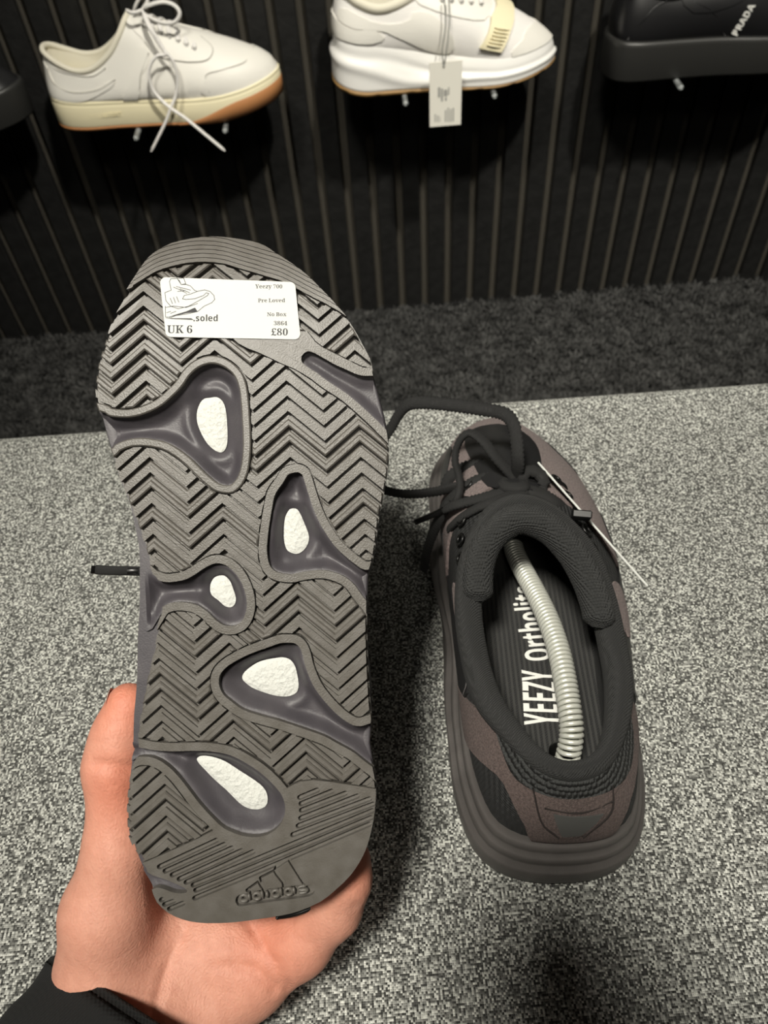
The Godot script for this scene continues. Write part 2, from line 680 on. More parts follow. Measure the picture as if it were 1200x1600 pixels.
func patch(s: Shell, p: PackedVector2Array, lo: float, hi: float, n_smooth := 3) -> ArrayMesh:   # a panel laid on the shell: polygon in (t, f), mm
	if n_smooth > 1:
		p = smooth2(p, n_smooth)
	p = ccw(p)
	var scaled := PackedVector2Array()
	for v in p:
		scaled.append(Vector2(v.x * 700.0, clampf(v.y, 0.0, 1.0) * 100.0))
	var lo_x := 1e9
	var hi_x := -1e9
	for v in scaled:
		lo_x = minf(lo_x, v.x)
		hi_x = maxf(hi_x, v.x)
	var st := new_st()
	var x := floorf(lo_x / 5.0) * 5.0
	while x < hi_x:
		var col := meet([scaled], pts([x, -1, x + 5, -1, x + 5, 101, x, 101]))
		var y := 0.0
		while y < 100.0 and col.size():
			for q in meet(col, pts([x, y, x + 5, y, x + 5, y + 5, x, y + 5])):
				var idx := Geometry2D.triangulate_polygon(q)
				var P := []
				var Q := []
				for v in q:
					var n := s.nrm(v.x / 700.0, v.y / 100.0)
					P.append(s.pt(v.x / 700.0, v.y / 100.0) + n * hi * 0.001)
					Q.append(n)
				for i in range(0, idx.size(), 3):
					var a := idx[i]
					var b := idx[i + 1]
					var c := idx[i + 2]
					if (q[b] - q[a]).cross(q[c] - q[a]) < 0.0:
						var sw := b
						b = c
						c = sw
					for k in [a, c, b]:
						st.set_normal(Q[k])
						st.add_vertex(P[k])
			y += 5.0
		x += 5.0
	var k := scaled.size()
	for i in k:
		var a := scaled[i]
		var b := scaled[(i + 1) % k]
		var parts := maxi(1, int(a.distance_to(b) / 4.0))
		for j in parts:
			var u := a.lerp(b, float(j) / parts)
			var v := a.lerp(b, float(j + 1) / parts)
			var nu := s.nrm(u.x / 700.0, u.y / 100.0)
			var nv := s.nrm(v.x / 700.0, v.y / 100.0)
			var pu := s.pt(u.x / 700.0, u.y / 100.0)
			var pv := s.pt(v.x / 700.0, v.y / 100.0)
			var out := (pv - pu).cross(nu).normalized()
			st.set_normal(out)
			for q in [pu + nu * lo * 0.001, pv + nv * hi * 0.001, pv + nv * lo * 0.001, pu + nu * lo * 0.001, pu + nu * hi * 0.001, pv + nv * hi * 0.001]:
				st.add_vertex(q)
	return st.commit()


func on_shell(s: Shell, line: Array, off: float, n := 6) -> PackedVector3Array:   # a path laid on the shell: [t, f, t, f, ...]
	var r := PackedVector3Array()
	for v in pts(line):
		r.append(s.pt(v.x, v.y) + s.nrm(v.x, v.y) * off * 0.001)
	return smooth3(r, n)


func tube_mesh(p: PackedVector3Array, rx: float, ry := -1.0, seg := 10, up := Vector3.UP, closed := false, ribs := 0.0, taper := false) -> ArrayMesh:
	var st := new_st()
	tube(st, p, rx * 0.001, (ry if ry > 0.0 else rx) * 0.001, seg, up, closed, ribs, taper)
	return built(st)


func mm(a: Array) -> PackedVector3Array:   # shoe places (x, h, s) in mm
	var r := PackedVector3Array()
	for v in pts3(a):
		r.append(Shell.m(v))
	return r


func lace(parent: Node3D, a: Array, rx := 3.4, ry := 1.9, up := Vector3.UP) -> MeshInstance3D:
	return put(parent, "lace", tube_mesh(even(smooth3(mm(a), 8), 0.0011), rx, ry, 10, up, false, 1.0, true), M.lace_black)


func stitches(parent: Node3D, s: Shell, line: Array, off: float, material: Material, r := 0.35) -> void:
	put(parent, "seam", tube_mesh(on_shell(s, line, off, 5), r, r, 5), material)


func setup() -> void:
	var cam := Camera3D.new()
	cam.name = "camera"
	cam.fov = rad_to_deg(2.0 * atan(800.0 / 1200.0))
	cam.keep_aspect = Camera3D.KEEP_HEIGHT
	cam.near = 0.02
	cam.position = Vector3(0, 0.83, 0)
	cam.rotation_order = EULER_ORDER_YXZ
	cam.rotation_degrees = Vector3(-50, 0, -4.7)
	var at := CameraAttributesPhysical.new()
	at.frustum_focal_length = 7.0
	at.exposure_aperture = 4.0
	at.frustum_focus_distance = 0.31
	cam.attributes = at
	add_child(cam)
	cam.fov = rad_to_deg(2.0 * atan(800.0 / 1200.0))
	cam.current = true
	var e := Environment.new()
	e.background_mode = Environment.BG_COLOR
	e.background_color = Color(0, 0, 0)
	e.tonemap_mode = Environment.TONE_MAPPER_LINEAR
	e.tonemap_exposure = 1.0
	e.sdfgi_enabled = true
	e.ssao_enabled = true
	e.ssil_enabled = true
	var we := WorldEnvironment.new()
	we.name = "environment"
	we.environment = e
	add_child(we)
	spot_lamp(Vector3(-0.36, 2.40, 0.34), Vector3(0.12, 0.44, -0.46), 6.7, 22.5, 1.0, 0.17, "ceiling spotlight above the left of the bench, aimed down at the sneakers")
	spot_lamp(Vector3(0.55, 2.40, 0.30), Vector3(0.10, 0.43, -1.17), 5.1, 18.5, 0.5, 0.06, "ceiling spotlight at the right, aimed at the sneakers on the slatted wall")
	ceiling_light(Vector3(0.1, 2.45, 1.35), 0.55, 0.42, "square ceiling light panel near the back of the room")


var lamps := []
var spots := []
func spot_lamp(at: Vector3, to: Vector3, energy: float, angle: float, soft: float, size: float, label: String) -> void:
	var l := SpotLight3D.new()
	l.name = "spot_source"
	l.light_energy = energy
	l.light_color = Color(1.0, 0.98, 0.93)
	l.light_size = size
	l.spot_angle = angle
	l.spot_angle_attenuation = soft
	l.spot_range = 14.0
	l.spot_attenuation = 2.0
	l.shadow_enabled = true
	add_child(l, true)
	l.look_at_from_position(at, to, Vector3.RIGHT)
	spots.append([l.transform, label])


func ceiling_light(at: Vector3, energy: float, size: float, label: String) -> void:
	var l := AreaLight3D.new()
	l.name = "lamp_source"
	l.area_size = Vector2(size, size)
	l.area_normalize_energy = true
	l.light_energy = energy
	l.light_color = Color(1.0, 0.98, 0.93)
	l.area_range = 12.0
	l.area_attenuation = 2.0
	l.shadow_enabled = true
	l.position = at - Vector3(0, 0.045, 0)
	l.rotation_degrees = Vector3(-90, 0, 0)
	add_child(l, true)
	lamps.append([at, size, label])


func room() -> void:
	for a in lamps:
		var t := thing("ceiling_light", a[2], "light", Transform3D(Basis(), a[0]), "ceiling light panels")
		put(t, "frame", box_mesh(Vector3(0, -0.0125, 0), Vector3(a[1] + 0.05, 0.025, a[1] + 0.05), 0.004), M.lamp_metal)
		put(t, "diffuser", box_mesh(Vector3(0, -0.031, 0), Vector3(a[1], 0.012, a[1]), 0.004), M.lamp_glow)
	for a in spots:
		var t := thing("spotlight", a[1], "light", a[0], "ceiling spotlights")
		var can := new_st()
		var ring := PackedVector3Array()
		for q in [[0.080, 0.09], [0.122, 0.08], [0.130, 0.06], [0.130, -0.004], [0.125, -0.008], [0.116, -0.004], [0.112, 0.012]]:
			for k in 24:
				ring.append(Vector3(q[0] * cos(TAU * k / 24.0), q[0] * sin(TAU * k / 24.0), q[1]))
		sheet(can, ring, 7, 24, false, true)
		put(t, "can", built(can), M.lamp_metal)
		put(t, "lens", tube_mesh(PackedVector3Array([Vector3(0, 0, 0.018), Vector3(0, 0, 0.012), Vector3(0, 0, 0.006)]), 110.0, 110.0, 24, Vector3.UP), M.lamp_glow)
		var stem: Vector3 = a[0].affine_inverse() * Vector3(a[0].origin.x, 2.45, a[0].origin.z)
		put(t, "stem", tube_mesh(PackedVector3Array([Vector3(0, 0, 0.05), stem * 0.5 + Vector3(0, 0, 0.04), stem]), 8.0, 8.0, 10, Vector3.RIGHT), M.lamp_metal)
	# the slatted wall: felt backing with slats proud of it
	var wall := structure("wall_back", box_mesh(Vector3(0, 1.225, -1.24), Vector3(4.4, 2.45, 0.12)), M.panel_felt)
	var slat := box_mesh(Vector3(0, 1.225, 0), Vector3(0.0272, 2.45, 0.0135), 0.0012)
	for i in range(-29, 30):
		var o := put(wall, "slat" if i == -29 else "slat_%03d" % (i + 29), slat, M.black_laminate)
		o.position = Vector3(0.1844 + 0.02 + 0.04 * i, 0, -1.1733)
	var fl := structure("floor", box_mesh(Vector3(0, -0.06, 0.5), Vector3(4.4, 0.12, 3.6)), M.carpet)
	structure("ceiling", box_mesh(Vector3(0, 2.51, 0.5), Vector3(4.4, 0.12, 3.6)), M.plaster)
	structure("wall_left", box_mesh(Vector3(-2.15, 1.225, 0.56), Vector3(0.1, 2.45, 3.48)), M.dark_paint)
	structure("wall_right", box_mesh(Vector3(2.15, 1.225, 0.56), Vector3(0.1, 2.45, 3.48)), M.dark_paint)
	structure("wall_front", box_mesh(Vector3(0, 1.225, 2.25), Vector3(4.2, 2.45, 0.1)), M.dark_paint)
	# carpet pile: short curled fibres
	var st := new_st()
	for k in 5:
		var a := TAU * k / 5.0 + 0.3
		var d := Vector3(cos(a), 0, sin(a))
		var s := Vector3(-d.z, 0, d.x) * 0.0011
		var p0 := d * 0.0012
		var p1 := d * 0.0042 + Vector3(0, 0.0055, 0)
		var p2 := d * 0.0075 + Vector3(0, 0.0062 + 0.002 * (k % 2), 0)
		quad(st, p0 - s, p0 + s, p1 + s, p1 - s)
		tri(st, p1 - s, p1 + s, p2)
	var tuft := built(st)
	var mmesh := MultiMesh.new()
	mmesh.transform_format = MultiMesh.TRANSFORM_3D
	mmesh.use_colors = true
	mmesh.mesh = tuft
	var n := 42000
	mmesh.instance_count = n
	var patchy := FastNoiseLite.new()
	patchy.seed = 4
	patchy.frequency = 22.0
	for i in n:
		var x := rng.randf_range(-0.95, 1.05)
		var z := rng.randf_range(-1.168, -0.40)
		var s := rng.randf_range(0.8, 1.7)
		var b := Basis.from_euler(Vector3(rng.randf_range(-0.5, 0.5), rng.randf() * TAU, rng.randf_range(-0.5, 0.5))).scaled(Vector3(s, s * rng.randf_range(0.7, 1.3), s))
		mmesh.set_instance_transform(i, Transform3D(b, Vector3(x, -0.0005, z)))
		var c := clampf(0.62 + 0.5 * patchy.get_noise_2d(x, z) + rng.randf_range(-0.3, 0.3), 0.12, 1.3)
		mmesh.set_instance_color(i, Color(c, c, c))
	var pile := MultiMeshInstance3D.new()
	pile.name = "carpet_pile"
	pile.multimesh = mmesh
	pile.material_override = M.carpet_pile
	pile.set_meta("kind", "stuff")
	fl.add_child(pile)


func loft(p: PackedVector2Array, profile: Array, f: Callable) -> ArrayMesh:   # inset rings of one outline: [inset, height]
	var g := PackedVector3Array()
	var k := p.size()
	var rings := []
	for q in profile:
		rings.append(inset(p, q[0]) if q[0] != 0.0 else p)
	for i in k:
		for j in profile.size():
			g.append(f.call(rings[j][i].x, rings[j][i].y, profile[j][1]))
	var st := new_st()
	sheet(st, g, k, profile.size(), true)
	st.set_smooth_group(-1)
	var last: int = profile.size() - 1
	var idx := Geometry2D.triangulate_polygon(rings[last])
	for e in [0, last]:
		var r: PackedVector2Array = rings[e]
		idx = Geometry2D.triangulate_polygon(r)
		for i in range(0, idx.size(), 3):
			var a := r[idx[i]]
			var b := r[idx[i + 1]]
			var c := r[idx[i + 2]]
			if ((b - a).cross(c - a) > 0.0) != (e == last):
				var s := b
				b = c
				c = s
			tri(st, f.call(a.x, a.y, profile[e][1]), f.call(b.x, b.y, profile[e][1]), f.call(c.x, c.y, profile[e][1]))
	return built(st)


func bench() -> void:
	var t := thing("bench", "long padded bench covered in grey melange woven cloth, a dark sneaker standing on it", "bench", Transform3D(Basis(Vector3.UP, -0.0144), Vector3(0, 0, 0)))
	var p := grown(pts([-700, -140, 720, -140, 720, 405, -700, 405]), 20.0)
	for i in p.size():
		p[i] *= 0.001
	var f := func(u: float, v: float, w: float) -> Vector3: return Vector3(u, w, -v - 0.0085)
	var prof := []
	prof.append([0.006, 0.33])
	prof.append([0.0, 0.337])
	for k in 7:
		var a := PI / 2 * k / 6.0
		prof.append([0.014 * (1.0 - cos(a)), 0.426 + 0.014 * sin(a)])
	put(t, "seat_cushion", loft(p, prof, f), M.grey_weave)
	put(t, "base_panel", loft(p, [[0.02, 0.08], [0.02, 0.332]], f), M.grey_weave)
	for x in [-0.62, 0.64]:
		for z in [-0.36, 0.08]:
			put(t, "leg", box_mesh(Vector3(x, 0.04, z), Vector3(0.05, 0.08, 0.05), 0.004), M.plastic_black)


# ------------------------------------------------------------------ the sneaker held up sole first
func held_sneaker() -> void:
	var RUB := pts([-5.1, 125.2, -12.2, 124.8, -20, 123.2, -26.2, 119.6, -29.4, 116.1, -32.5, 111.2, -35.7, 105.8, -37.5, 101.5, -40.3, 96.8, -42.7, 91, -44.7, 85.2, -46.8, 79.6, -48, 73.8, -48.4, 68.8, -47.9, 63.5, -46.3, 58.8, -44.4, 50.6, -43, 45.5, -42.5, 41.3, -40.9, 36.2, -38.9, 30.8, -37.3, 25.9, -35.7, 21.3, -34.5, 17.1, -33.1, 12.4, -31.8, 6.5, -30.6, 2.3, -28.9, 0.4, -27.8, -10.1, -29, -13.2, -29.9, -16.3, -31.8, -24.8, -33.7, -31, -35.9, -39.4, -37.9, -48.7, -38.8, -53.1, -38.3, -56.7, -38.9, -60.7, -39.9, -62.5, -41.9, -66.8, -43.3, -73.9, -44, -82.7, -43.6, -89, -40.9, -95.3, -37.6, -99.9, -36.2, -107.2, -34.6, -112.4, -30.9, -116.6, -26.2, -119.3, -20.7, -120.9, -14.4, -121.5, -7.2, -121.5, -0.1, -120.9, 8.7, -120, 15.1, -118.7, 22.6, -115.8, 28.4, -111.7, 33.9, -106.8, 37.3, -102.4, 40.1, -97.5, 42.2, -91.4, 43.7, -85, 44.5, -78.8, 44.5, -74.8, 43.9, -69.9, 42.8, -64.2, 43.1, -58.7, 44.3, -53.1, 44.1, -48.6, 44, -38.5, 44.1, -29.5, 44.4, -20.5, 44.9, -11.5, 45.6, -2.5, 48.3, 4.7, 50.8, 17.7, 52.6, 24.5, 54.7, 33.5, 55.8, 40.3, 55.7, 47.2, 55, 51.9, 53.7, 60, 52, 67.7, 51.6, 71.7, 50.9, 75.7, 48.8, 80.4, 46.6, 85.2, 44.3, 89.5, 41.3, 93.5, 37.6, 98.3, 34.3, 102.2, 29.8, 107.4, 24.2, 112.5, 18.4, 117, 14.9, 119.9, 10.2, 122.1, 2, 124.2])
	var MID := pts([-5.1, 124.7, -12.2, 124.3, -20, 122.6, -26.2, 119, -29.4, 115.6, -32.5, 110.7, -35.7, 105.3, -39.9, 96.8, -42.7, 91, -44.7, 85.2, -46.8, 79.1, -47.7, 73.4, -48.2, 68.3, -48, 62.3, -46.6, 57.2, -45.1, 50.6, -43.1, 43.2, -41.6, 36.7, -38.7, 28.5, -37.3, 20.4, -36.2, 13.5, -36.1, 6.7, -36.6, -4.6, -37.1, -11.4, -38, -20.4, -38.7, -31.6, -39.6, -40.5, -40.6, -47.2, -41.2, -56.1, -41.9, -62.8, -42.9, -69.4, -43.7, -76.1, -44.1, -84.9, -43.6, -89.4, -42.2, -93.9, -40.6, -98.9, -38.7, -103.4, -36.5, -107.7, -34.6, -112.4, -30.9, -116.6, -26.2, -119.3, -20.7, -120.9, -14.4, -121.5, -7.2, -121.5, -0.1, -120.9, 8.7, -120, 15.1, -118.7, 22.6, -115.8, 28.4, -111.7, 33.9, -106.8, 37.3, -102.4, 40.1, -97.5, 42.2, -91.4, 43.7, -85, 44.5, -78.8, 44.3, -74.8, 43.6, -69.9, 42.6, -64.2, 42.9, -58.7, 43.7, -53.1, 43.7, -48.6, 43.8, -38.5, 43.9, -29.5, 44.1, -20.5, 44.6, -11.5, 45.1, -2.4, 47.8, 4.7, 50.4, 17.7, 52.1, 24.5, 54, 33.5, 55.1, 40.4, 55.2, 47.3, 54.6, 51.9, 53.2, 60, 51.8, 67.7, 51.1, 71.7, 50.6, 75.7, 48.8, 80.4, 46.6, 85.2, 44.3, 89.5, 41.3, 93.5, 37.6, 98.3, 34.3, 102.2, 29.8, 107.4, 24.2, 112.5, 18.4, 116.8, 14.9, 119.4, 10.2, 121.5, 2, 123.7])
	var C1 := pts([-50.4, 60.6, -45.7, 61.3, -43.1, 59.7, -36.7, 58.9, -30.7, 59.9, -25.1, 62.2, -20.8, 65.4, -17, 68.9, -14, 72.8, -10.7, 75.4, -7, 76.6, -3.8, 76.2, -0.6, 74.4, 2, 71.5, 3.4, 67.2, 3.8, 61.7, 3.9, 55.7, 3.9, 50.2, 3.6, 44.7, 2.6, 38.8, 1.1, 35.2, -0.9, 33, -2.7, 32.6, -5.9, 33.7, -10.2, 37.6, -14.6, 42.5, -19, 46.4, -23.4, 49.2, -27.9, 50.6, -32.5, 51.3, -37, 51.1, -41.7, 49.5, -43.6, 47.8, -51, 45.2])
	var C2 := pts([21.7, 35.8, 23, 35.8, 24.4, 34.8, 25.1, 32.4, 25.9, 29.2, 27.4, 23.6, 29.4, 18, 32.3, 12.4, 34.8, 8.6, 38.3, 4.8, 41.7, 1.8, 44.8, -0.2, 51.5, -1.9, 50.6, -18.6, 45.7, -12.4, 43, -8.7, 40.9, -5.4, 37.9, -2.5, 34.3, -0.7, 30.7, 0.4, 26.6, 0.6, 22.1, 0.2, 18.9, -0.3, 15.2, 0.2, 12.6, 1.4, 10.9, 4, 10.4, 8.6, 10.9, 13.1, 11.9, 18.6, 13, 23.5, 14.4, 28.5, 17.4, 32.4, 19.3, 35.1])
	var C3 := pts([-33.6, 2, -30.2, 0.9, -26.6, -0.4, -23.5, -0.6, -19.3, -0.1, -15.6, 1.5, -12.3, 3.5, -9.1, 4.9, -6.4, 5, -3.7, 3.7, -1.1, 1.1, 0.8, -2.2, 2, -5.9, 2.4, -10, 1.6, -13.6, -0.1, -16.2, -2.9, -17.4, -6.1, -17, -9.1, -14.8, -11.7, -11.9, -15.2, -9.4, -18.8, -8.3, -22.4, -7.9, -25.6, -8.4, -28.4, -10.1, -34.4, -17.2])
	var C4 := pts([16.7, -24.4, 18.9, -24.9, 20.4, -26.6, 21.2, -29.1, 21.9, -32.8, 23.3, -37.4, 24.9, -41, 27.4, -44.8, 30.8, -49, 34.2, -52.3, 37.7, -54.6, 40.8, -55, 44.1, -54.2, 49.7, -54.1, 48.6, -72.8, 44.1, -69.9, 40.2, -66.6, 36.8, -63.7, 31.9, -60.7, 27.6, -58, 22.3, -55.7, 17, -53.6, 11.7, -51.5, 5.9, -49.6, -0.8, -47, -5.1, -43.6, -7.3, -41.5, -8.5, -39.2, -8.9, -36.9, -8.3, -34.2, -5.9, -31.7, -2.2, -29.6, 2.5, -27.6, 9.4, -25.5, 13.5, -24.4])
	var C5 := pts([-44.2, -57.3, -37.9, -58.1, -33, -59.3, -26.3, -60.1, -19.5, -60.3, -12.8, -60.9, -6.1, -62.6, -0.8, -65.6, 3.5, -68.7, 7, -72, 10, -75.5, 11.6, -78.3, 12.3, -81.9, 11.5, -85.4, 9.5, -88.4, 6, -90.7, 1.5, -91.5, -3, -90.8, -5.2, -90, -9.6, -87.8, -13.4, -84, -17.7, -78.9, -21.9, -72.8, -25.3, -68.2, -28.7, -64.7, -32.2, -62.4, -35.8, -61.4, -39.4, -61.6, -44.5, -63.5])
	var C6 := pts([28.5, 79, 31.2, 78.2, 34.8, 75.9, 38.4, 73.6, 41.9, 71.8, 45.5, 69.9, 48.2, 69.1, 51.4, 68.9, 57.8, 68.3, 61, 44.6, 55.8, 48.6, 52.3, 52.5, 46.7, 58.3, 41.5, 63.2, 34.8, 68.2, 31.6, 71, 28.2, 73.5, 26.5, 75.2, 26.4, 77.3])
	var C7 := pts([-35.2, -102.7, -31.5, -104.1, -27.4, -106.1, -23.9, -108.2, -24.2, -109.5, -28, -109.3, -31.7, -107.7, -34.2, -107.1, -37.1, -107.6, -39.5, -102.9, -37.6, -101.3])
	var W1 := pts([-8.9, 65.6, -6.3, 65.7, -4.4, 64.2, -3.4, 61.2, -3.1, 56.5, -3.2, 50.6, -3.8, 47.4, -5.3, 45.6, -7.5, 46.2, -10.2, 48.7, -12.3, 52.5, -13.7, 56.7, -13.7, 60.4, -12.6, 63.5, -11, 65.3])
	var W2 := pts([19.2, 23.2, 21, 22.8, 22.2, 20.7, 23.4, 17.4, 24.6, 13.7, 24.5, 11, 23, 8.4, 20.6, 6.9, 18.3, 7.3, 16.6, 8.7, 15.9, 12, 16.1, 16.5, 16.7, 20.1, 18, 22.5])
	var W3 := pts([-8.6, 0.2, -6.6, 0, -4.9, -1.9, -3.9, -4.7, -3.1, -7.9, -3.5, -10.1, -4.9, -11.2, -7.1, -10.6, -9.3, -8.4, -11.5, -6.5, -12, -4.2, -11.5, -2, -10.3, -0.4])
	var W4 := pts([10.5, -30.8, 13.2, -30.7, 15.6, -31.7, 17.1, -33.9, 17.8, -37, 18.1, -40.7, 17.3, -43.3, 14.7, -44.5, 10.7, -44.3, 6.2, -42.9, 1.8, -40.9, -0.4, -39.2, -1.9, -37.3, -0.9, -35.1, 2.7, -32.6, 5.9, -31.4])
	var W5 := pts([-19.7, -65.2, -17.9, -64.4, -14.3, -65, -9.9, -66.8, -5.1, -70.2, -0.3, -73.6, 3.1, -76.5, 4.6, -79.2, 4.7, -81.9, 3.5, -83.8, 0.9, -84.4, -2.2, -83.8, -5.2, -81.8, -9.5, -77.1, -13.8, -72.9, -17.6, -68.6, -19.3, -66.5])
	var TOE := pts([-53.7, 102.5, -35.7, 105.8, -33.2, 107.4, -30.6, 109, -26, 111.8, -21.4, 113.5, -14.4, 114.9, -7.4, 115, -0.4, 113.8, 6.6, 111.1, 13.6, 108.4, 20.5, 105.7, 25.9, 102.4, 32.2, 98.4, 36.3, 96, 40.3, 93.3, 44.1, 90.3, 65.6, 83.6, 68.6, 131.5, -56.3, 140])
	var FLAT := pts([3.9, 83.4, 1.3, 86.1, 6, 88.2, 28.9, 86.2, 31.5, 82.3, 34.1, 80.1, 38.1, 77.8, 41.7, 75.7, 46.6, 72.9, 53.3, 69.3, 59.9, 65.4, 58.8, 44.8, 53.6, 49.9, 47.9, 55.5, 42.7, 60.6, 37.9, 64.4, 32.5, 67.4, 23.6, 73, 18.7, 75.4, 14.7, 77.7, 10.7, 79.8, 6.8, 81.6])
	var HEEL := pts([-48.4, -100.6, -37.2, -97.7, -32.4, -96, -27.9, -94.3, -19.2, -91, -10.9, -87.3, -2.4, -80.2, 11.5, -76.1, 15, -74.3, 18.2, -73.1, 22.7, -72.9, 29.4, -74, 36.5, -75.5, 44.6, -77.3, 56.2, -79.5, 52.9, -140.7, -51.6, -133.6])
	var BARA := pts([7.8, -103, 12.3, -100.3, 17.3, -109.5, 10.8, -109.8, 10.5, -107.4, 9.1, -104.9])
	var BARB := pts([2.5, -105.8, 7, -103.8, 7.7, -105.2, 9.8, -108.3, 9.9, -109.9, 6.5, -110.2, 3.6, -110.3, 2.9, -107.2])
	var BARC := pts([-2.5, -109.9, 1.3, -107.4, 2.1, -109.2, 2.9, -110.4, -0.3, -110.7])
	var CAPS := pts([-7, -113.1, -5.5, -111.3, 0.4, -110.8, 7.2, -110.2, 14, -109.7, 19.4, -109.3, 20.9, -110.1, 20.8, -112, 19.1, -113.3, 13.7, -113.9, 6.9, -114.4, 0.1, -115, -5.3, -115.6, -6.6, -114.8])
	var STICK := pts([-23, 108.8, 25.5, 104.2, 26.5, 83.3, -21.7, 87])
	var GROOVES := pts([-32.8, -99.8, -12.5, -91.8, -30.9, -101.4, -9.8, -93.4, -28.5, -102.9, -7.2, -94.8, -26.1, -104.5, -3.9, -95.9, -23.8, -105.8, 0.1, -96.5, 17.5, -78.6, 23.8, -76.4, 17.9, -80.8, 28.8, -77.1, 17.9, -83.1, 33.6, -78.1, 17.5, -85.8, 37.7, -79.3, 16.5, -88.4, 42, -80.5, 14.4, -91.4, 43.1, -82.4, -21.4, -106.9, 42.6, -84.7, -20.6, -108.8, 42, -87.1, -21.2, -111.6, 41.4, -89.3, -32.9, -111.6, -32.5, -111.4, -31.9, -113.3, -28.7, -112.3, -30.3, -115, -25.4, -113.2])
	var TOE_LINE := pts([-53.7, 102.5, -35.7, 105.8, -34, 106.3, -33.5, 106.7, -33.5, 107, -33.2, 107.4, -32.6, 107.8, -32, 108.1, -31.4, 108.5, -30.6, 109, -29.6, 109.6, -28.4, 110.4, -27.2, 111.1, -26, 111.8, -24.9, 112.3, -23.9, 112.7, -22.7, 113.1, -21.4, 113.5, -19.8, 113.9, -18, 114.3, -16.2, 114.6, -14.4, 114.9, -12.7, 115, -10.9, 115.1, -9.2, 115.1, -7.4, 115, -5.7, 114.8, -3.9, 114.6, -2.2, 114.2, -0.4, 113.8, 1.4, 113.2, 3.1, 112.5, 4.8, 111.8, 6.6, 111.1, 8.4, 110.4, 10.1, 109.8, 11.9, 109.1, 13.6, 108.4, 15.4, 107.7, 17.1, 107.1, 18.9, 106.4, 20.5, 105.7, 21.9, 104.9, 23.2, 104.1, 24.5, 103.3, 25.9, 102.4, 27.5, 101.4, 29.1, 100.3, 30.8, 99.3, 32.2, 98.4, 33.4, 97.7, 34.4, 97.1, 35.3, 96.6, 40.3, 93.3, 44.1, 90.3])
	var SU := Vector3(0.999674, -0.01788, 0.018238)
	var SV := Vector3(0.02538, 0.615498, -0.787729)
	var SW := Vector3(0.00286, 0.787935, 0.615751)
	var SO := Vector3(-0.053267, 0.607373, -0.162507)
	var U_PEAK := 20.5
	var V_PEAK := 74.5
	var LOGO_A := Vector2(-5.7, -114.7)
	var LOGO_B := Vector2(19.4, -112.5)
	var T_YZ := [Vector2(11.1, 102.3), Vector2(20.8, 101.7)]
	var T_PL := [Vector2(11.9, 97.6), Vector2(21.6, 97.1)]
	var T_NB := [Vector2(14.9, 92.4), Vector2(21.8, 92)]
	var T_ID := [Vector2(17.1, 89), Vector2(21.9, 88.7)]
	var T_PR := [Vector2(16, 85.3), Vector2(21.9, 84.9)]
	var T_UK := [Vector2(-21.2, 88.3), Vector2(-12.2, 87.8)]
	var T_SO := [Vector2(-11.6, 92), Vector2(-2.9, 91.5)]
	var SKETCH := [pts([-19, 103.8, -21.3, 103, -21.1, 100.1, -19.5, 98, -16.8, 96.9, -13.1, 97.6, -9.3, 99.4, -6.1, 101.1, -5.6, 101.8, -6.5, 102.1, -7.5, 101.2, -10.7, 100.2, -13.9, 100.1, -15.1, 100.4, -14.4, 101.6, -12.1, 102, -9.7, 102.8, -7, 103.2, -5.1, 102.5, -3.8, 101, -3.6, 99.5, -4.7, 98.4, -7.5, 97.3, -9.9, 95.5, -14.1, 94.8, -17.7, 94.5, -19.6, 93.9, -21.5, 94.2, -21.4, 98.1]), pts([-19, 103.8, -19.5, 106.9, -19, 107.9, -16.7, 107.9, -15.3, 105.6, -13.4, 105.5, -12, 104.9, -10.7, 103.3, -9.7, 102.8]), pts([-16.7, 107.9, -14.3, 107.9, -13.7, 105.8, -15.3, 105.6, -16.1, 107.4]), pts([-18.1, 104.8, -15.8, 103.7, -13.5, 102.3]), pts([-17.1, 105, -13.9, 104, -12.1, 103.4]), pts([-16.7, 103.2, -13.9, 103.3]), pts([-21.4, 97.6, -18.6, 98, -14, 97.2, -9.8, 98.4]), pts([-19.5, 100.9, -18.8, 98.9]), pts([-18.3, 101.1, -17.7, 99.1]), pts([-17.2, 101.3, -16.5, 99.3]), pts([-21, 95.7, -19.6, 96.1]), pts([-19.6, 95.4, -17.7, 96]), pts([-15.8, 104.1, -12.5, 102.5])]
	var SKETCH_FILL := [pts([-21.5, 93.8, -17.7, 94.9, -14, 95.8, -10.8, 97, -9.9, 95.5, -14, 95.1, -17.3, 94.6]), pts([-21.9, 93.8, -17.3, 93.5, -12.3, 93.2, -11.4, 92.5, -15, 92.9, -19.2, 93.3])]
	var COLLAR := [Vector3(-1, 79, 23), Vector3(12, 78, 27), Vector3(22, 73, 42), Vector3(29, 69, 65), Vector3(30, 69, 85), Vector3(27, 78, 108), Vector3(20, 88, 126), Vector3(6, 95, 142), Vector3(-10, 98, 148), Vector3(-24, 95, 142), Vector3(-34, 86, 125), Vector3(-37, 74, 105), Vector3(-35, 68, 80), Vector3(-31, 70, 60), Vector3(-22, 74, 42), Vector3(-12, 78, 28)]
	var AGLET := [25.9, 70, 125.3, 41.8, 65, 125, 50.9, 53, 124, 56.7, 50, 124.5, 61.4, 48, 124.9, 70.1, 47, 125.9]
	var AGLET2 := [52.8, 51.2, 124, 56.6, 49.8, 124.4, 70.9, 46.8, 125.9]
	var PULL := [-4.1, 29.6, -11.3, -10.6, 27.6, -9.7, -17, 27.5, -7.6, -23.4, 27.4, -4.7, -27.2, 29.2, -1.4]
	var vmin := -121.5
	var frame := Transform3D(Basis(-SU, -SW, -SV), SO + SV * vmin * 0.001)
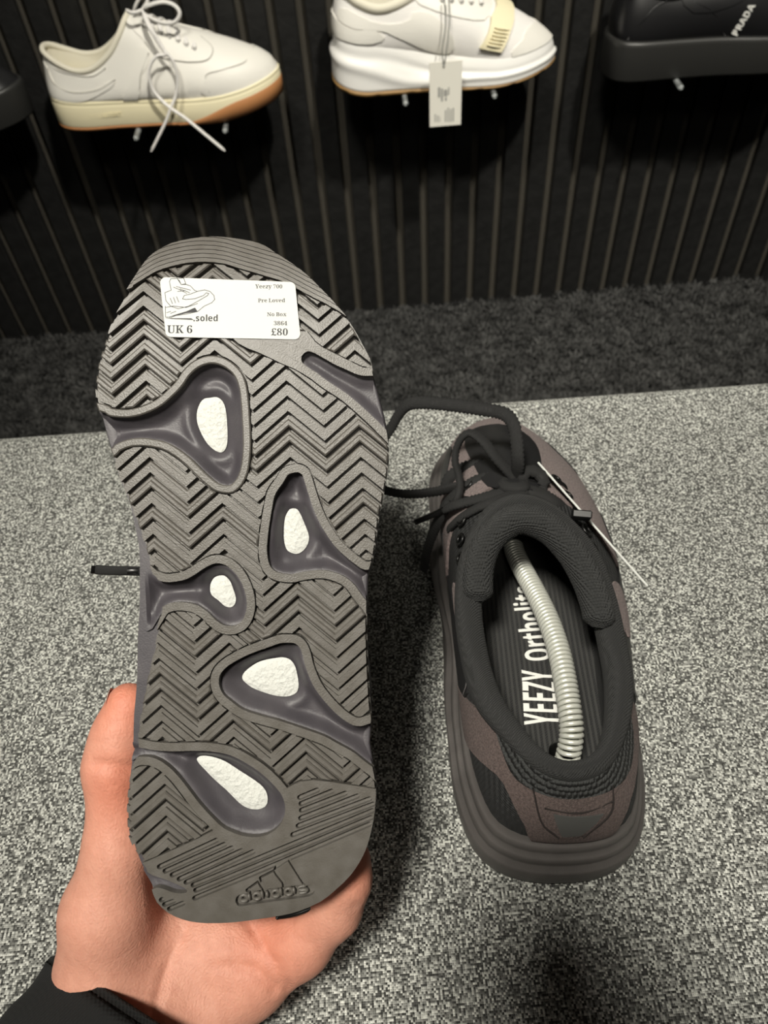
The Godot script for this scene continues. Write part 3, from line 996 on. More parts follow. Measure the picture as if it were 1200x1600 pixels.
	var t := thing("sneaker", "dark sneaker held up sole first, taupe herringbone tread with white windows and price sticker", "sneaker", frame, "pair of dark chunky sneakers")
	var bend := func(v: float) -> float: return -0.0035 * pow(maxf(0.0, v - 82.0), 2.0) - 0.004 * pow(maxf(0.0, -98.0 - v), 2.0)
	var f := func(u: float, v: float, w: float) -> Vector3: return Vector3(-u, -(w + bend.call(v)), -(v - vmin)) * 0.001
	var rub := smooth2(RUB, 2)
	var mid := smooth2(MID, 2)
	var cav := []
	for c in [C1, C2, C3, C4, C5, C6]:
		cav.append(smooth2(c, 3))
	cav.append(smooth2(C7, 3))
	var heel := ccw(HEEL)
	var toe := ccw(TOE)
	var flat_zone := ccw(FLAT)
	# base of the tread
	var base := [rub]
	for c in cav:
		base = cut(base, c)
	var st := new_st(-1)
	for p in strips(base, 4.0):
		prism(st, p, -2.5, -0.9, 0.0, f)
	put(t, "outsole", built(st), M.tread_rubber)
	# rims round the hollows
	var rim_only := [rub]
	for i in 6:
		var ring := meet([grown(cav[i], 2.9)], inset(rub, 0.25))
		for c in cav:
			ring = cut(ring, c)
		ring = cut(ring, heel)
		if i == 5 or i == 0:
			ring = cut(ring, flat_zone)
		st = new_st(-1)
		for p in ring:
			if area(p) > 2.0:
				prism(st, p, -1.0, 2.45, 0.45, f)
		put(t, "rim", built(st), M.tread_rubber)
	# the plain field below the sticker
	st = new_st(-1)
	for p in cut(meet([flat_zone], inset(rub, 0.3)), cav[5]):
		prism(st, p, -1.0, 2.45, 0.3, f)
	put(t, "plain_field", built(st), M.tread_rubber)
	# herringbone lugs
	var field := [inset(rub, 0.55)]
	for i in 6:
		field = cut(field, grown(cav[i], 3.35))
	field = cut(field, cav[6])
	field = cut(field, grown(flat_zone, 0.35))
	field = cut(field, grown(heel, 0.35))
	field = cut(field, grown(toe, 0.5))
	var period := 5.5
	for k in range(-42, 20):
		var band := func(from: float, to: float) -> PackedVector2Array:
			var up := PackedVector2Array()
			var down := PackedVector2Array()
			for n in range(-7, 8):
				var u: float = U_PEAK + 12.55 * n
				var v: float = V_PEAK + period * k - 0.057 * (u - U_PEAK) - (10.7 if n % 2 != 0 else 0.0)
				up.append(Vector2(u, v - from * period))
				down.append(Vector2(u, v - to * period))
			down.reverse()
			return ccw(up + down)
		var top_band: PackedVector2Array = band.call(0.50, 1.0)
		for p in meet(field, band.call(0.22, 1.0)):
			if area(p) < 1.2:
				continue
			st = new_st(-1)
			prism(st, p, -1.0, 1.1, 0.4, f)
			for q in meet([p], top_band):
				if area(q) > 0.5:
					prism(st, q, 0.9, 2.4, 0.5, f)
			put(t, "tread_lug", built(st), M.tread_rubber)
	# toe band in steps
	var low := TOE_LINE
	for k in 7:
		var a := low.duplicate()
		var b := low.duplicate()
		b.reverse()
		for i in a.size():
			a[i] += Vector2(0, 1.72 * k)
			b[i] += Vector2(0, 1.72 * (k + 1) - 0.22 if k < 6 else 80.0)
		st = new_st(-1)
		for p in strips(meet([rub], ccw(a + b)), 2.0):
			prism(st, p, -1.0, 2.55 + 0.05 * k, 0.0, f)
		put(t, "toe_ridge", built(st), M.tread_rubber)
	# heel plate with its grooves and the sunk logo
	var plate := cut(cut(meet([heel], inset(rub, 0.15)), cav[4]), cav[6])
	st = new_st(-1)
	for p in strips(plate, 4.0):
		prism(st, p, -1.0, 0.5, 0.0, f)
	put(t, "heel_plate", built(st), M.tread_rubber)
	var skin := plate
	var way := (GROOVES[11] - GROOVES[10]).normalized()
	for i in GROOVES.size() / 2:
		var a := GROOVES[2 * i]
		var b := GROOVES[2 * i + 1]
		var d := (b - a).normalized()
		var n := d.orthogonal() * 0.9
		var cap := PackedVector2Array()
		for k in 7:
			cap.append(b + n.rotated(PI * k / 6.0))
		for k in 7:
			cap.append(a - n.rotated(PI * k / 6.0))
		cap = ccw(cap)
		if Geometry2D.is_polygon_clockwise(cap):
			cap.reverse()
		skin = cut(skin, cap, way)
	var bars := [ccw(BARA), ccw(BARB), ccw(BARC)]
	var caps := smooth2(CAPS, 2)
	for b in bars:
		skin = cut(skin, grown(b, 0.75), way)
	skin = cut(skin, caps, way)
	st = new_st(-1)
	for p in strips(skin, 4.0):
		prism(st, p, 0.4, 2.5, 0.0, f)
	put(t, "heel_face", built(st), M.tread_rubber)
	for b in bars:
		for p in cut([inset(b, 0.22)], caps):
			st = new_st(-1)
			prism(st, p, 0.4, 2.2, 0.15, f)
			put(t, "logo_bar", built(st), M.tread_rubber)
	var le := (LOGO_B - LOGO_A).normalized()
	var ln := Vector2(-le.y, le.x)
	var letter_at := func(x: float, y: float) -> Vector3:
		var q := LOGO_A + le * x + ln * y
		return f.call(q.x, q.y, 1.5)
	var step := LOGO_A.distance_to(LOGO_B) / 25.0
	var down := Vector3(0, -1, 0)
	for a in [["a", 0.0], ["d", 4.6], ["i", 9.2], ["d", 11.2], ["a", 15.8], ["s", 20.4]]:
		var x: float = a[1] * step
		st = new_st()
		if a[0] in ["a", "d"]:
			var bowl := PackedVector3Array()
			for k in 18:
				bowl.append(letter_at.call(x + 1.75 * step + 1.25 * step * cos(TAU * k / 18.0), 1.75 + 1.15 * sin(TAU * k / 18.0)))
			tube(st, bowl, 0.00066, 0.0011, 8, down, true)
		if a[0] == "s":
			var curl := PackedVector3Array()
			for q in [[3.6, 2.75], [2.4, 3.0], [1.0, 2.8], [0.7, 2.2], [1.6, 1.75], [3.0, 1.6], [3.6, 1.1], [2.8, 0.55], [1.2, 0.5], [0.5, 0.75]]:
				curl.append(letter_at.call(x + q[0] * step, q[1]))
			tube(st, smooth3(curl, 4), 0.0006, 0.0011, 8, down, false, 0.0, true)
		else:
			var sx: float = x + (3.6 if a[0] != "i" else 0.7) * step
			var tall := 3.1 if a[0] != "d" else 3.6
			var stem := PackedVector3Array()
			for k in 6:
				stem.append(letter_at.call(sx, 0.45 + (tall - 0.45) * k / 5.0))
			tube(st, stem, 0.00064, 0.0011, 8, down, false, 0.0, true)
		put(t, "logo_letter", built(st), M.tread_rubber)
	# foam midsole seen in the hollows, with the white windows in it
	var wins := [W1, W2, W3, W4, W5]
	for i in 7:
		var win := smooth2(wins[i], 3) if i < 5 else PackedVector2Array()
		hollow(t, cav[i], win, mid, f, -5.2 if i < 5 else -2.6)
	# the rest of the midsole: collar face round the rubber and the side walls
	st = new_st(-1)
	var face := [mid]
	for c in cav:
		face = cut(face, grown(c, -0.6))
	for p in strips(face, 4.0):
		prism(st, p, -4.5, -1.5, 0.0, f)
	put(t, "midsole_face", built(st), M.midsole_foam)
	var outline := []
	for v in MID:
		outline.append(Vector2(-v.x, v.y - vmin))
	var low_i := 0
	var ring_pts := []
	for i in outline.size():
		if outline[i].y < outline[low_i].y:
			low_i = i
	for i in outline.size():
		ring_pts.append(outline[(low_i + i) % outline.size()])
	if ring_pts[6].x < 0.0:
		var rest: Array = ring_pts.slice(1)
		rest.reverse()
		ring_pts = [ring_pts[0]] + rest
	var tip := 0
	for i in ring_pts.size():
		if ring_pts[i].y > ring_pts[tip].y:
			tip = i
	var collar := []
	for v in COLLAR:
		collar.append(Vector3(-v.x, v.y, v.z * 0.87))
	var back: Array = collar.slice(1)
	back.reverse()
	collar = [collar[0]] + back
	var s := Shell.new()
	s.edge = 7.0
	s.setup(ring_pts, tip, collar, 8, [0, 60, 120, 180, 247], [36, 33, 30, 27, 26])
	s.spring = 9.0
	s.spring_from = 195.0
	put(t, "midsole", sole_mesh(s, [[0.40, -6.0], [0.06, -0.3], [0.15, 0.5], [0.3, 0.2], [0.45, -1.0], [0.6, -1.8], [0.75, -3.0], [0.9, -4.5], [1.0, -6.5], [1.0, -10.0]], func(i: int, h: float) -> float: return 0.7 * sin(i * 0.8 + h * 7.0) * sin(PI * clampf(h, 0, 1)), false), M.midsole_foam)
	upper(t, s, false)
	var lp := even(smooth3(mm(AGLET), 8), 0.0012)
	put(t, "lace", tube_mesh(lp, 2.0, 1.4, 10), M.lace_black)
	put(t, "aglet", tube_mesh(mm(AGLET2), 1.7, 1.3, 10), M.plastic_black)
	put(t, "pull_tab", tube_mesh(smooth3(mm(PULL), 6), 5.5, 1.6, 10, Vector3(0, 0, 1)), M.plastic_black)
	# the price sticker over the tread
	var stick := ccw(STICK)
	var rounded := grown(inset(stick, 2.0), 2.0)
	st = new_st(-1)
	var nf := func(u: float, v: float, w: float) -> Vector3: return Vector3(-u, -w, -(v - vmin)) * 0.001
	prism(st, rounded, 2.62, 2.78, 0.0, nf, true)
	var sticker := put(t, "price_sticker", built(st), M.paper_white, "white rounded price sticker with shoe drawing, size and price")
	var texts := [["Yeezy 700", T_YZ, 700], ["Pre Loved", T_PL, 700], ["No Box", T_NB, 700], ["3864", T_ID, 700], ["£80", T_PR, 700], ["UK 6", T_UK, 700]]
	for a in texts:
		lettering(sticker, "printed_text", a[0], "Droid Serif", a[2], nf.call(a[1][0].x, a[1][0].y, 2.79), nf.call(a[1][1].x, a[1][1].y, 2.79), Vector3(0, -1, 0), 0.00005, M.ink)
	lettering(sticker, "printed_text", ".soled", "Droid Sans", 700, nf.call(T_SO[0].x, T_SO[0].y, 2.79), nf.call(T_SO[1].x, T_SO[1].y, 2.79), Vector3(0, -1, 0), 0.00005, M.ink)
	st = new_st(-1)
	for line in SKETCH:
		for i in line.size() - 1:
			var d: Vector2 = (line[i + 1] - line[i]).normalized() * 0.11
			var n: Vector2 = d.orthogonal()
			prism(st, ccw(PackedVector2Array([line[i] - d - n, line[i + 1] + d - n, line[i + 1] + d + n, line[i] - d + n])), 2.77, 2.80, 0.0, nf)
	for p in SKETCH_FILL:
		prism(st, ccw(p), 2.77, 2.80, 0.0, nf)
	put(sticker, "printed_drawing", built(st), M.ink)


func edge_distance(p: PackedVector2Array, q: Vector2) -> float:   # positive inside
	var best := 1e9
	var k := p.size()
	var within := false
	for i in k:
		var a := p[i]
		var b := p[(i + 1) % k]
		var ab := b - a
		var t := clampf((q - a).dot(ab) / maxf(ab.length_squared(), 1e-9), 0.0, 1.0)
		best = minf(best, (q - a - ab * t).length_squared())
		if (a.y > q.y) != (b.y > q.y) and q.x < a.x + ab.x * (q.y - a.y) / ab.y:
			within = not within
	return sqrt(best) * (1.0 if within else -1.0)


func hollow(t: Node3D, c: PackedVector2Array, win: PackedVector2Array, mid: PackedVector2Array, f: Callable, deep: float) -> void:
	var zone := meet([grown(c, 0.6)], inset(mid, 0.1))
	var known := {}
	var height := func(q: Vector2) -> float:
		var key := Vector2i(roundi(q.x * 500.0), roundi(q.y * 500.0))
		if known.has(key):
			return known[key]
		var d := maxf(0.0, edge_distance(c, q))
		var sunk := smoothstep(0.0, 4.6, d)
		var o := 99.0
		if win.size():
			o = -edge_distance(win, q)
			sunk = maxf(sunk, 1.0 - smoothstep(0.2, 3.2, o))
		var w := -0.5 + (deep + 0.5) * sunk
		if win.size():
			w += 1.15 * exp(-pow((o - 3.4) / 1.7, 2.0)) - 0.7 * exp(-pow(o / 1.1, 2.0))
			if o < 0.0:
				w -= minf(1.6, -o * 1.5)
		known[key] = w
		return w
	var st := new_st()
	for z in zone:
		var box_ := Rect2(z[0], Vector2())
		for v in z:
			box_ = box_.expand(v)
		var step := 1.15
		var x := box_.position.x
		while x < box_.end.x:
			var col := meet([z], pts([x, -300, x + step, -300, x + step, 300, x, 300]))
			var y := box_.position.y
			while y < box_.end.y:
				for q in meet(col, pts([x, y, x + step, y, x + step, y + step, x, y + step])):
					var idx := Geometry2D.triangulate_polygon(q)
					for i in range(0, idx.size(), 3):
						var a: Vector2 = q[idx[i]]
						var b: Vector2 = q[idx[i + 1]]
						var d: Vector2 = q[idx[i + 2]]
						if (b - a).cross(d - a) < 0.0:
							var sw := b
							b = d
							d = sw
						tri(st, f.call(a.x, a.y, height.call(a)), f.call(b.x, b.y, height.call(b)), f.call(d.x, d.y, height.call(d)))
				y += step
			x += step
	put(t, "midsole_hollow", built(st), M.midsole_foam)
	if win.is_empty():
		return
	st = new_st()
	var w := grown(win, 0.15)
	var lo := Rect2(w[0], Vector2())
	for v in w:
		lo = lo.expand(v)
	var x := lo.position.x
	while x < lo.end.x:
		var col := meet([w], pts([x, -300, x + 1.2, -300, x + 1.2, 300, x, 300]))
		var y := lo.position.y
		while y < lo.end.y:
			for q in meet(col, pts([x, y, x + 1.2, y, x + 1.2, y + 1.2, x, y + 1.2])):
				var idx := Geometry2D.triangulate_polygon(q)
				for i in range(0, idx.size(), 3):
					var tr := [q[idx[i]], q[idx[i + 1]], q[idx[i + 2]]]
					if (tr[1] - tr[0]).cross(tr[2] - tr[0]) < 0.0:
						tr.reverse()
					var P := []
					for v in tr:
						var d := maxf(0.0, edge_distance(w, v))
						P.append(f.call(v.x, v.y, deep - 0.15 + 0.9 * (1.0 - exp(-d / 1.8))))
					tri(st, P[0], P[1], P[2])
			y += 1.2
		x += 1.2
	put(t, "foam_window", built(st), M.white_foam, "white foam showing through a teardrop window")


# ------------------------------------------------------------------ upper shared by the two sneakers of the pair
func upper(t: Node3D, s: Shell, full: bool) -> void:
	put(t, "upper", shell_mesh(s, 0.0, 1.0, 20), M.black_mesh)
	# padded collar, thinner round the heel
	var g := PackedVector3Array()
	for i in Shell.N:
		var c := s.C[i]
		var fwd := smoothstep(24.0, 70.0, c.z)
		var r := lerpf(4.3, 7.0, fwd)
		var tn := (s.C[(i + 1) % Shell.N] - s.C[(i + Shell.N - 1) % Shell.N]).normalized()
		var out := tn.cross(Vector3.UP).normalized() * (-1.0 if tn.cross(Vector3.UP).dot(c - Vector3(-2, c.y, 85)) < 0.0 else 1.0)
		var upw := Vector3.UP - tn * tn.y
		for j in 14:
			var an := TAU * j / 14.0
			g.append(Shell.m(c + out * (cos(an) * r * 0.95 - 0.6) + upw.normalized() * (sin(an) * r * 1.15 + 0.6)))
	var cst := new_st()
	sheet(cst, g, Shell.N, 14, true, true, not full)
	put(t, "collar", built(cst), M.black_lining)
	# lining from the collar down to the footbed
	var rows := PackedVector3Array()
	var floor_h: float = s.top(80.0) - 4.0
	for i in Shell.N:
		var c := s.C[i]
		var b := s.B[i] - s.NR[i] * 21.0
		var goal := Vector3(b.x, floor_h, b.y)
		var fwd := smoothstep(110.0, 150.0, c.z)
		var near_c := Vector3(c.x * 0.86, c.y - 2.0, c.z)
		for j in 9:
			var k := j / 8.0
			var p := near_c.lerp(goal, k)
			p += Vector3(0, 10.0, 0) * sin(PI * k) * fwd
			if fwd < 0.5:
				p.x += signf(c.x) * 3.5 * sin(PI * k)
			rows.append(Shell.m(p))
	var st := new_st()
	sheet(st, rows, Shell.N, 9, true, false, true)
	put(t, "lining", built(st), M.black_lining)
	var bed := PackedVector2Array()
	for i in Shell.N:
		bed.append(s.B[i] - s.NR[i] * 20.5)
	st = new_st(-1)
	prism(st, ccw(bed), floor_h - 1.0, floor_h + 1.0, 0.4, func(u: float, v: float, w: float) -> Vector3: return Vector3(u, w, -v) * 0.001)
	put(t, "insole", built(st), M.insole_cloth)
	var sg := 1.0 if full else -1.0
	var k := s.length / 285.0
	# suede panels
	put(t, "toe_panel", patch(s, pts([0.285, 0.0, 0.715, 0.0, 0.725, 0.22, 0.70, 0.42, 0.665, 0.52, 0.63, 0.62, 0.585, 0.76, 0.53, 0.82, 0.47, 0.82, 0.415, 0.76, 0.37, 0.68, 0.335, 0.60, 0.30, 0.42, 0.275, 0.2]), 0.0, 1.4, 2), M.suede)
	if full:
		bench_panels(t, s)
	else:
		put(t, "heel_panel", patch(s, pts([-0.2, 0.0, 0.2, 0.0, 0.19, 0.5, 0.1, 0.75, -0.1, 0.75, -0.19, 0.5]), 0.0, 1.4, 2), M.heel_suede)
	# padded tongue: a roll across the front of the collar
	var roll := [-32 * sg, 80, 106 * k, -31 * sg, 88, 120 * k, -25 * sg, 95, 132 * k, -12 * sg, 99, 140 * k, 2 * sg, 97, 137 * k, 13 * sg, 92, 126 * k, 20 * sg, 86, 112 * k, 23 * sg, 81, 98 * k, 22 * sg, 77, 90 * k]
	put(t, "tongue", tube_mesh(even(smooth3(mm(roll), 6), 0.002), 7.5, 9.5, 16, Vector3.UP, false, 0.0, true), M.tongue_knit)
	var flap := PackedVector3Array()
	for i in 13:
		for j in 7:
			var a := i / 12.0
			var b := j / 6.0 * 2.0 - 1.0
			var z := lerpf(140.0, 205.0, a) * k
			flap.append(Shell.m(Vector3((-9.0 + b * lerpf(21.0, 15.0, a)) * sg, lerpf(97.0, 74.0, a) - 5.0 * b * b, z)))
	st = new_st()
	sheet(st, flap, 13, 7, false, false, full)
	put(t, "tongue_flap", built(st), M.black_mesh)


func bench_panels(t: Node3D, s: Shell) -> void:
	var SUEDE := pts([-0.146, 0.80, -0.146, 0.95, -0.125, 0.98, -0.104, 0.90, -0.073, 0.80, -0.052, 0.755, -0.021, 0.77, 0.01, 0.775, 0.031, 0.765, 0.062, 0.71, 0.085, 0.68, 0.115, 0.74, 0.146, 0.86, 0.156, 0.725, 0.135, 0.48, 0.115, 0.45, 0.094, 0.47, 0.06, 0.42, 0.042, 0.2, 0.031, 0.0, 0.0, 0.0, -0.021, 0.0, -0.031, 0.3, -0.052, 0.54, -0.073, 0.58, -0.104, 0.375, -0.125, 0.175, -0.156, 0.1, -0.17, 0.25, -0.16, 0.5])
	var KNIT := pts([-0.125, 0.97, -0.09, 0.99, -0.06, 0.99, 0.0, 0.99, 0.06, 0.99, 0.10, 0.99, 0.135, 0.97, 0.14, 0.87, 0.115, 0.73, 0.085, 0.675, 0.062, 0.70, 0.031, 0.755, 0.01, 0.765, -0.021, 0.76, -0.052, 0.745, -0.073, 0.79, -0.104, 0.89])
	var TAB := pts([-0.042, 0.745, -0.021, 0.765, 0.01, 0.77, 0.031, 0.76, 0.052, 0.71, 0.045, 0.675, 0.031, 0.525, 0.012, 0.27, -0.005, 0.25, -0.015, 0.475, -0.025, 0.70])
	var GREY := pts([-0.012, 0.575, 0.029, 0.535, 0.010, 0.29, -0.003, 0.28])
	var TOEBOX := pts([0.536, 0.2, 0.51, 0.25, 0.479, 0.29, 0.458, 0.40, 0.455, 0.62, 0.465, 0.85, 0.50, 0.87, 0.537, 0.8, 0.548, 0.55, 0.55, 0.32])
	put(t, "toe_box_panel", patch(s, TOEBOX, 1.0, 2.0, 3), M.black_leather, "black toe box panel")
	put(t, "heel_panel", patch(s, SUEDE, 0.0, 1.5, 2), M.heel_suede, "brown suede heel band")
	put(t, "heel_tab", patch(s, TAB, 1.2, 2.4, 2), M.heel_suede, "stitched suede heel tab")
	put(t, "heel_patch", patch(s, GREY, 2.0, 2.9, 1), M.grey_reflective, "small grey patch at the foot of the heel tab")
	put(t, "heel_pad", patch(s, KNIT, 0.2, 2.6, 2), M.black_knit, "coarse black knit pad below the collar")
	for q in [pts([0.30, 0.05, 0.335, 0.08, 0.335, 0.30, 0.31, 0.36, 0.29, 0.2]), pts([0.395, 0.03, 0.425, 0.04, 0.43, 0.16, 0.405, 0.2, 0.385, 0.12]), pts([0.575, 0.03, 0.615, 0.03, 0.62, 0.18, 0.6, 0.25, 0.57, 0.16]), pts([0.655, 0.05, 0.69, 0.05, 0.695, 0.25, 0.665, 0.32])]:
		put(t, "side_inlay", patch(s, q, 1.0, 1.9, 2), M.black_leather)
	put(t, "side_panel", patch(s, pts([-0.28, 0.02, -0.155, 0.02, -0.15, 0.25, -0.165, 0.62, -0.20, 0.78, -0.26, 0.72, -0.285, 0.4]), 0.0, 1.1, 2), M.black_leather)
	put(t, "side_panel", patch(s, pts([0.16, 0.02, 0.275, 0.02, 0.28, 0.5, 0.24, 0.75, 0.18, 0.8, 0.155, 0.4]), 0.0, 1.1, 2), M.black_leather)
	put(t, "quarter_trim", patch(s, pts([-0.31, 0.78, -0.26, 0.84, -0.22, 0.86, -0.185, 0.93, -0.20, 0.80, -0.25, 0.72, -0.30, 0.70]), 1.0, 2.0, 2), M.suede)
	put(t, "quarter_trim", patch(s, pts([0.22, 0.55, 0.25, 0.5, 0.285, 0.62, 0.30, 0.8, 0.27, 0.92, 0.25, 0.8, 0.235, 0.68]), 1.0, 2.0, 2), M.suede)
	stitches(t, s, [-0.155, 0.2, -0.165, 0.55, -0.19, 0.75, -0.25, 0.78], 1.4, M.stitch, 0.3)
	stitches(t, s, [-0.035, 0.78, -0.02, 0.45, -0.005, 0.25], 2.6, M.seam_dark, 0.4)
	stitches(t, s, [0.045, 0.77, 0.035, 0.5, 0.012, 0.25], 2.6, M.seam_dark, 0.4)
	stitches(t, s, [-0.02, 0.62, 0.01, 0.6, 0.04, 0.62], 2.6, M.seam_dark, 0.4)


func bench_sneaker() -> void:
	var OUTLINE := [Vector2(-1, 0), Vector2(22, 3), Vector2(37, 14), Vector2(45, 38), Vector2(48, 70), Vector2(50, 100), Vector2(54, 130), Vector2(56, 157), Vector2(56, 180), Vector2(53, 205), Vector2(45, 235), Vector2(34, 255), Vector2(14, 277), Vector2(-9, 285), Vector2(-30, 277), Vector2(-44, 260), Vector2(-51, 235), Vector2(-53, 205), Vector2(-51, 175), Vector2(-48, 140), Vector2(-47, 98), Vector2(-47, 65), Vector2(-45, 38), Vector2(-37, 14), Vector2(-22, 3)]
	var COLLAR := [Vector3(-1, 79, 23), Vector3(12, 78, 27), Vector3(22, 73, 42), Vector3(29, 69, 65), Vector3(30, 69, 85), Vector3(27, 78, 108), Vector3(20, 88, 126), Vector3(6, 95, 142), Vector3(-10, 98, 148), Vector3(-24, 95, 142), Vector3(-34, 86, 125), Vector3(-37, 74, 105), Vector3(-35, 68, 80), Vector3(-31, 70, 60), Vector3(-22, 74, 42), Vector3(-12, 78, 28)]
	var YAW := -0.0698
	var YZ_A := Vector3(7, 33, 63.7)
	var YZ_B := Vector3(8.8, 33, 93.3)
	var OR_A := Vector3(7.5, 33, 100)
	var OR_B := Vector3(4.5, 33, 146.6)
	var LACES := [[-6.8, 88, 175.4, -7.9, 104, 174.1, -8.5, 112, 180.7, -9.8, 116, 189.7, -14, 116, 197, -25.6, 116, 201, -41.8, 114, 207.4, -55.2, 112, 211.8, -62.8, 108, 215.1, -67.9, 100, 216.9, -72.6, 90, 216.9, -78.1, 82, 214, -82.1, 74, 209.3, -83.1, 68, 202.5, -81.1, 64, 196.2, -75.4, 60, 195.1, -63.7, 60, 192.7, -49.2, 64, 190.5, -38.1, 72, 186.4, -27.2, 80, 181.1], [-7.7, 90, 174.5, -18.3, 102, 179.1, -24.7, 108, 185.5, -29.9, 108, 191.4, -34.4, 106, 191.7, -37.8, 100, 189.4, -38.9, 94, 184.9, -37, 88, 179.8, -36.6, 84, 174.3, -38.4, 80, 170.2, -41.2, 70, 172.9], [-44, 60, 193.4, -41.1, 68, 196.8, -34, 74, 197.8, -26, 78, 196.7, -17.6, 80, 193, -7.9, 82, 186.4], [-46.1, 60, 179.2, -42.6, 68, 179.3, -35.1, 78, 179.5, -26.3, 84, 180.7, -17.3, 86, 180.8, -6.5, 86, 177.2], [-45.5, 74, 168.8, -38.4, 82, 165.3, -28.7, 88, 163.3, -19, 91, 163.8, -9.2, 92, 165.2], [-42.7, 66, 161.5, -37.7, 78, 158.6, -30.2, 88, 156.5, -21.5, 94, 156.2, -11.4, 94, 160.5, -2.7, 92, 164.5], [-5.8, 92, 165.9, 3.5, 92, 162.5, 11, 88, 159.7, 19.5, 76, 162.5], [0.3, 88, 173.7, 9.2, 84, 174.7, 19, 74, 175.8, 26.6, 62, 179.4], [-41.6, 76, 172.4, -46.5, 68, 170.3, -51.4, 52, 169.8, -55.2, 38, 167, -57.3, 26, 162.2]]
	var THIN := [[-45.5, 74, 168.8, -51.7, 70, 168.3, -62.6, 64, 167.8]]
	var KNOT := Vector3(-4.5, 92, 169.4)
	var TREE := [-5.9, 40, 168.4, -5.4, 42, 161, -3.1, 47, 146.5, 0.9, 53, 127, 4.1, 58, 108.4, 6.1, 61, 90.4, 6.7, 62, 74.6, 6.9, 61, 60.6, 6.8, 58, 49.7, 5, 52, 41.9, 4.5, 46, 40.7]
	var KNOB := [4.4, 48, 41.7, 3.3, 46, 44.3, 1.1, 42, 50.3]
	var BLOCK := [-6.6, 40, 171.6, -6.8, 40, 177.7, -7.7, 40, 187.2, -8.3, 39, 200.3, -8.9, 38, 213.9]
	var TAG := [3.5, 97, 179.8, 51.9, 72, 117.8]
	var LOOP := [-2.7, 92, 173.4, 5.3, 90, 175.8, 13.6, 86, 177.2, 19.7, 80, 176.9, 18, 78, 172.4, 9.9, 86, 169.3, 3.1, 90, 170.9, -2.9, 92, 171.6]
	var BLOCKTAG := [21, 94, 145.8]
	var frame := Transform3D(Basis(Vector3.UP, YAW), Vector3(0.0655, 0.4405, -0.0915))
	var t := thing("sneaker", "dark mauve and black sneaker standing on the bench with a spring shoe tree inside", "sneaker", frame, "pair of dark chunky sneakers")
	var outline := []
	for v in OUTLINE:
		outline.append(v)
	var collar := []
	for v in COLLAR:
		collar.append(v)
	var s := Shell.new()
	s.setup(outline, 13, collar, 8, [0, 60, 120, 180, 240, 285], [40, 37, 33, 30, 30, 33])
	s.spring = 5.0
	s.spring_from = 215.0
	var ridged := func(i: int, h: float) -> float:
		var heelness := 1.0 - smoothstep(40.0, 120.0, s.B[i].y)
		var side := sin(s.B[i].y * 0.075 + h * 4.0) * 1.6 * sin(PI * clampf(h, 0.0, 1.0))
		return lerpf(side, 0.0, heelness)
	put(t, "midsole", sole_mesh(s, [[0.0, -6.0], [0.06, -1.2], [0.14, 0.0], [0.3, 0.3], [0.46, 0.2], [0.52, -0.5], [0.54, -2.8], [0.62, -2.6], [0.70, -3.0], [0.73, -3.8], [0.75, -5.6], [0.83, -5.4], [0.90, -5.9], [0.93, -6.8], [0.95, -8.2], [1.04, -8.6], [1.07, -9.6], [1.06, -11.0], [0.96, -13.0]], ridged, false), M.dark_foam)
	put(t, "outsole", sole_mesh(s, [[0.0, -7.0], [0.0, -3.0], [0.06, -2.0], [0.10, -3.0]]), M.black_rubber)
	upper(t, s, true)
	# ribs and print of the footbed
	var bed_h := s.top(80.0) - 3.0
	var st := new_st(-1)
	for i in 27:
		var x := -33.0 + i * 2.5
		var reach := 62.0 * sqrt(maxf(0.05, 1.0 - pow(x / 37.0, 2.0)))
		box(st, Shell.m(Vector3(x, bed_h + 0.15, 98.0)), Vector3(0.0011, 0.0007, 0.0020 * reach))
	put(t.get_node("insole"), "insole_rib", built(st), M.black_lining)
	for a in [["YEEZY", YZ_A, YZ_B, 2.3], ["Ortholite", OR_A, OR_B, 1.7]]:
		lettering(t.get_node("insole"), "printed_text", a[0], "Droid Sans", 700, Shell.m(Vector3(a[1].x, bed_h + 0.75, a[1].z)), Shell.m(Vector3(a[2].x, bed_h + 0.75, a[2].z)), Vector3.UP, 0.0002, M.print_white, a[3])
	for a in LACES:
		lace(t, a)
	for a in THIN:
		put(t, "aglet", tube_mesh(even(smooth3(mm(a), 6), 0.002), 1.7, 1.5, 8), M.plastic_black)
	var knot := PackedVector3Array()
	for i in 40:
		var a := TAU * i / 40.0
		knot.append(Shell.m(KNOT + Vector3(7.5 * cos(a) + 3.0 * cos(3.0 * a), 3.5 * sin(2.0 * a), 5.5 * sin(a) + 2.5 * sin(3.0 * a))))
	put(t, "lace_knot", tube_mesh(knot, 3.1, 2.4, 10, Vector3.UP, true, 1.0), M.lace_black)
	for i in 5:
		for sd in [-1.0, 1.0]:
			var f := 0.66 + 0.055 * i
			var tt: float = 0.5 + sd * (0.065 + 0.018 * i)
			var a := s.pt(tt, f) + s.nrm(tt, f) * 0.0022
			var ringp := PackedVector3Array()
			var n := s.nrm(tt, f)
			var e := n.cross(Vector3.RIGHT).normalized()
			for k in 12:
				ringp.append(a + e.rotated(n, TAU * k / 12.0) * 0.0028)
			put(t, "eyelet", tube_mesh(ringp, 0.8, 0.8, 6, n, true), M.plastic_black)
	# the sprung shoe tree lying inside
	var tree := thing("shoe_tree", "pale ribbed spring shoe tree curving through the opening of the sneaker on the bench", "shoe tree", frame)
	var path := even(smooth3(mm(TREE), 12), 0.0004)
	var coil := PackedVector3Array()
	var side := Vector3.RIGHT
	var turns := path.size() * 0.0004 / 0.00235
	var per := 14
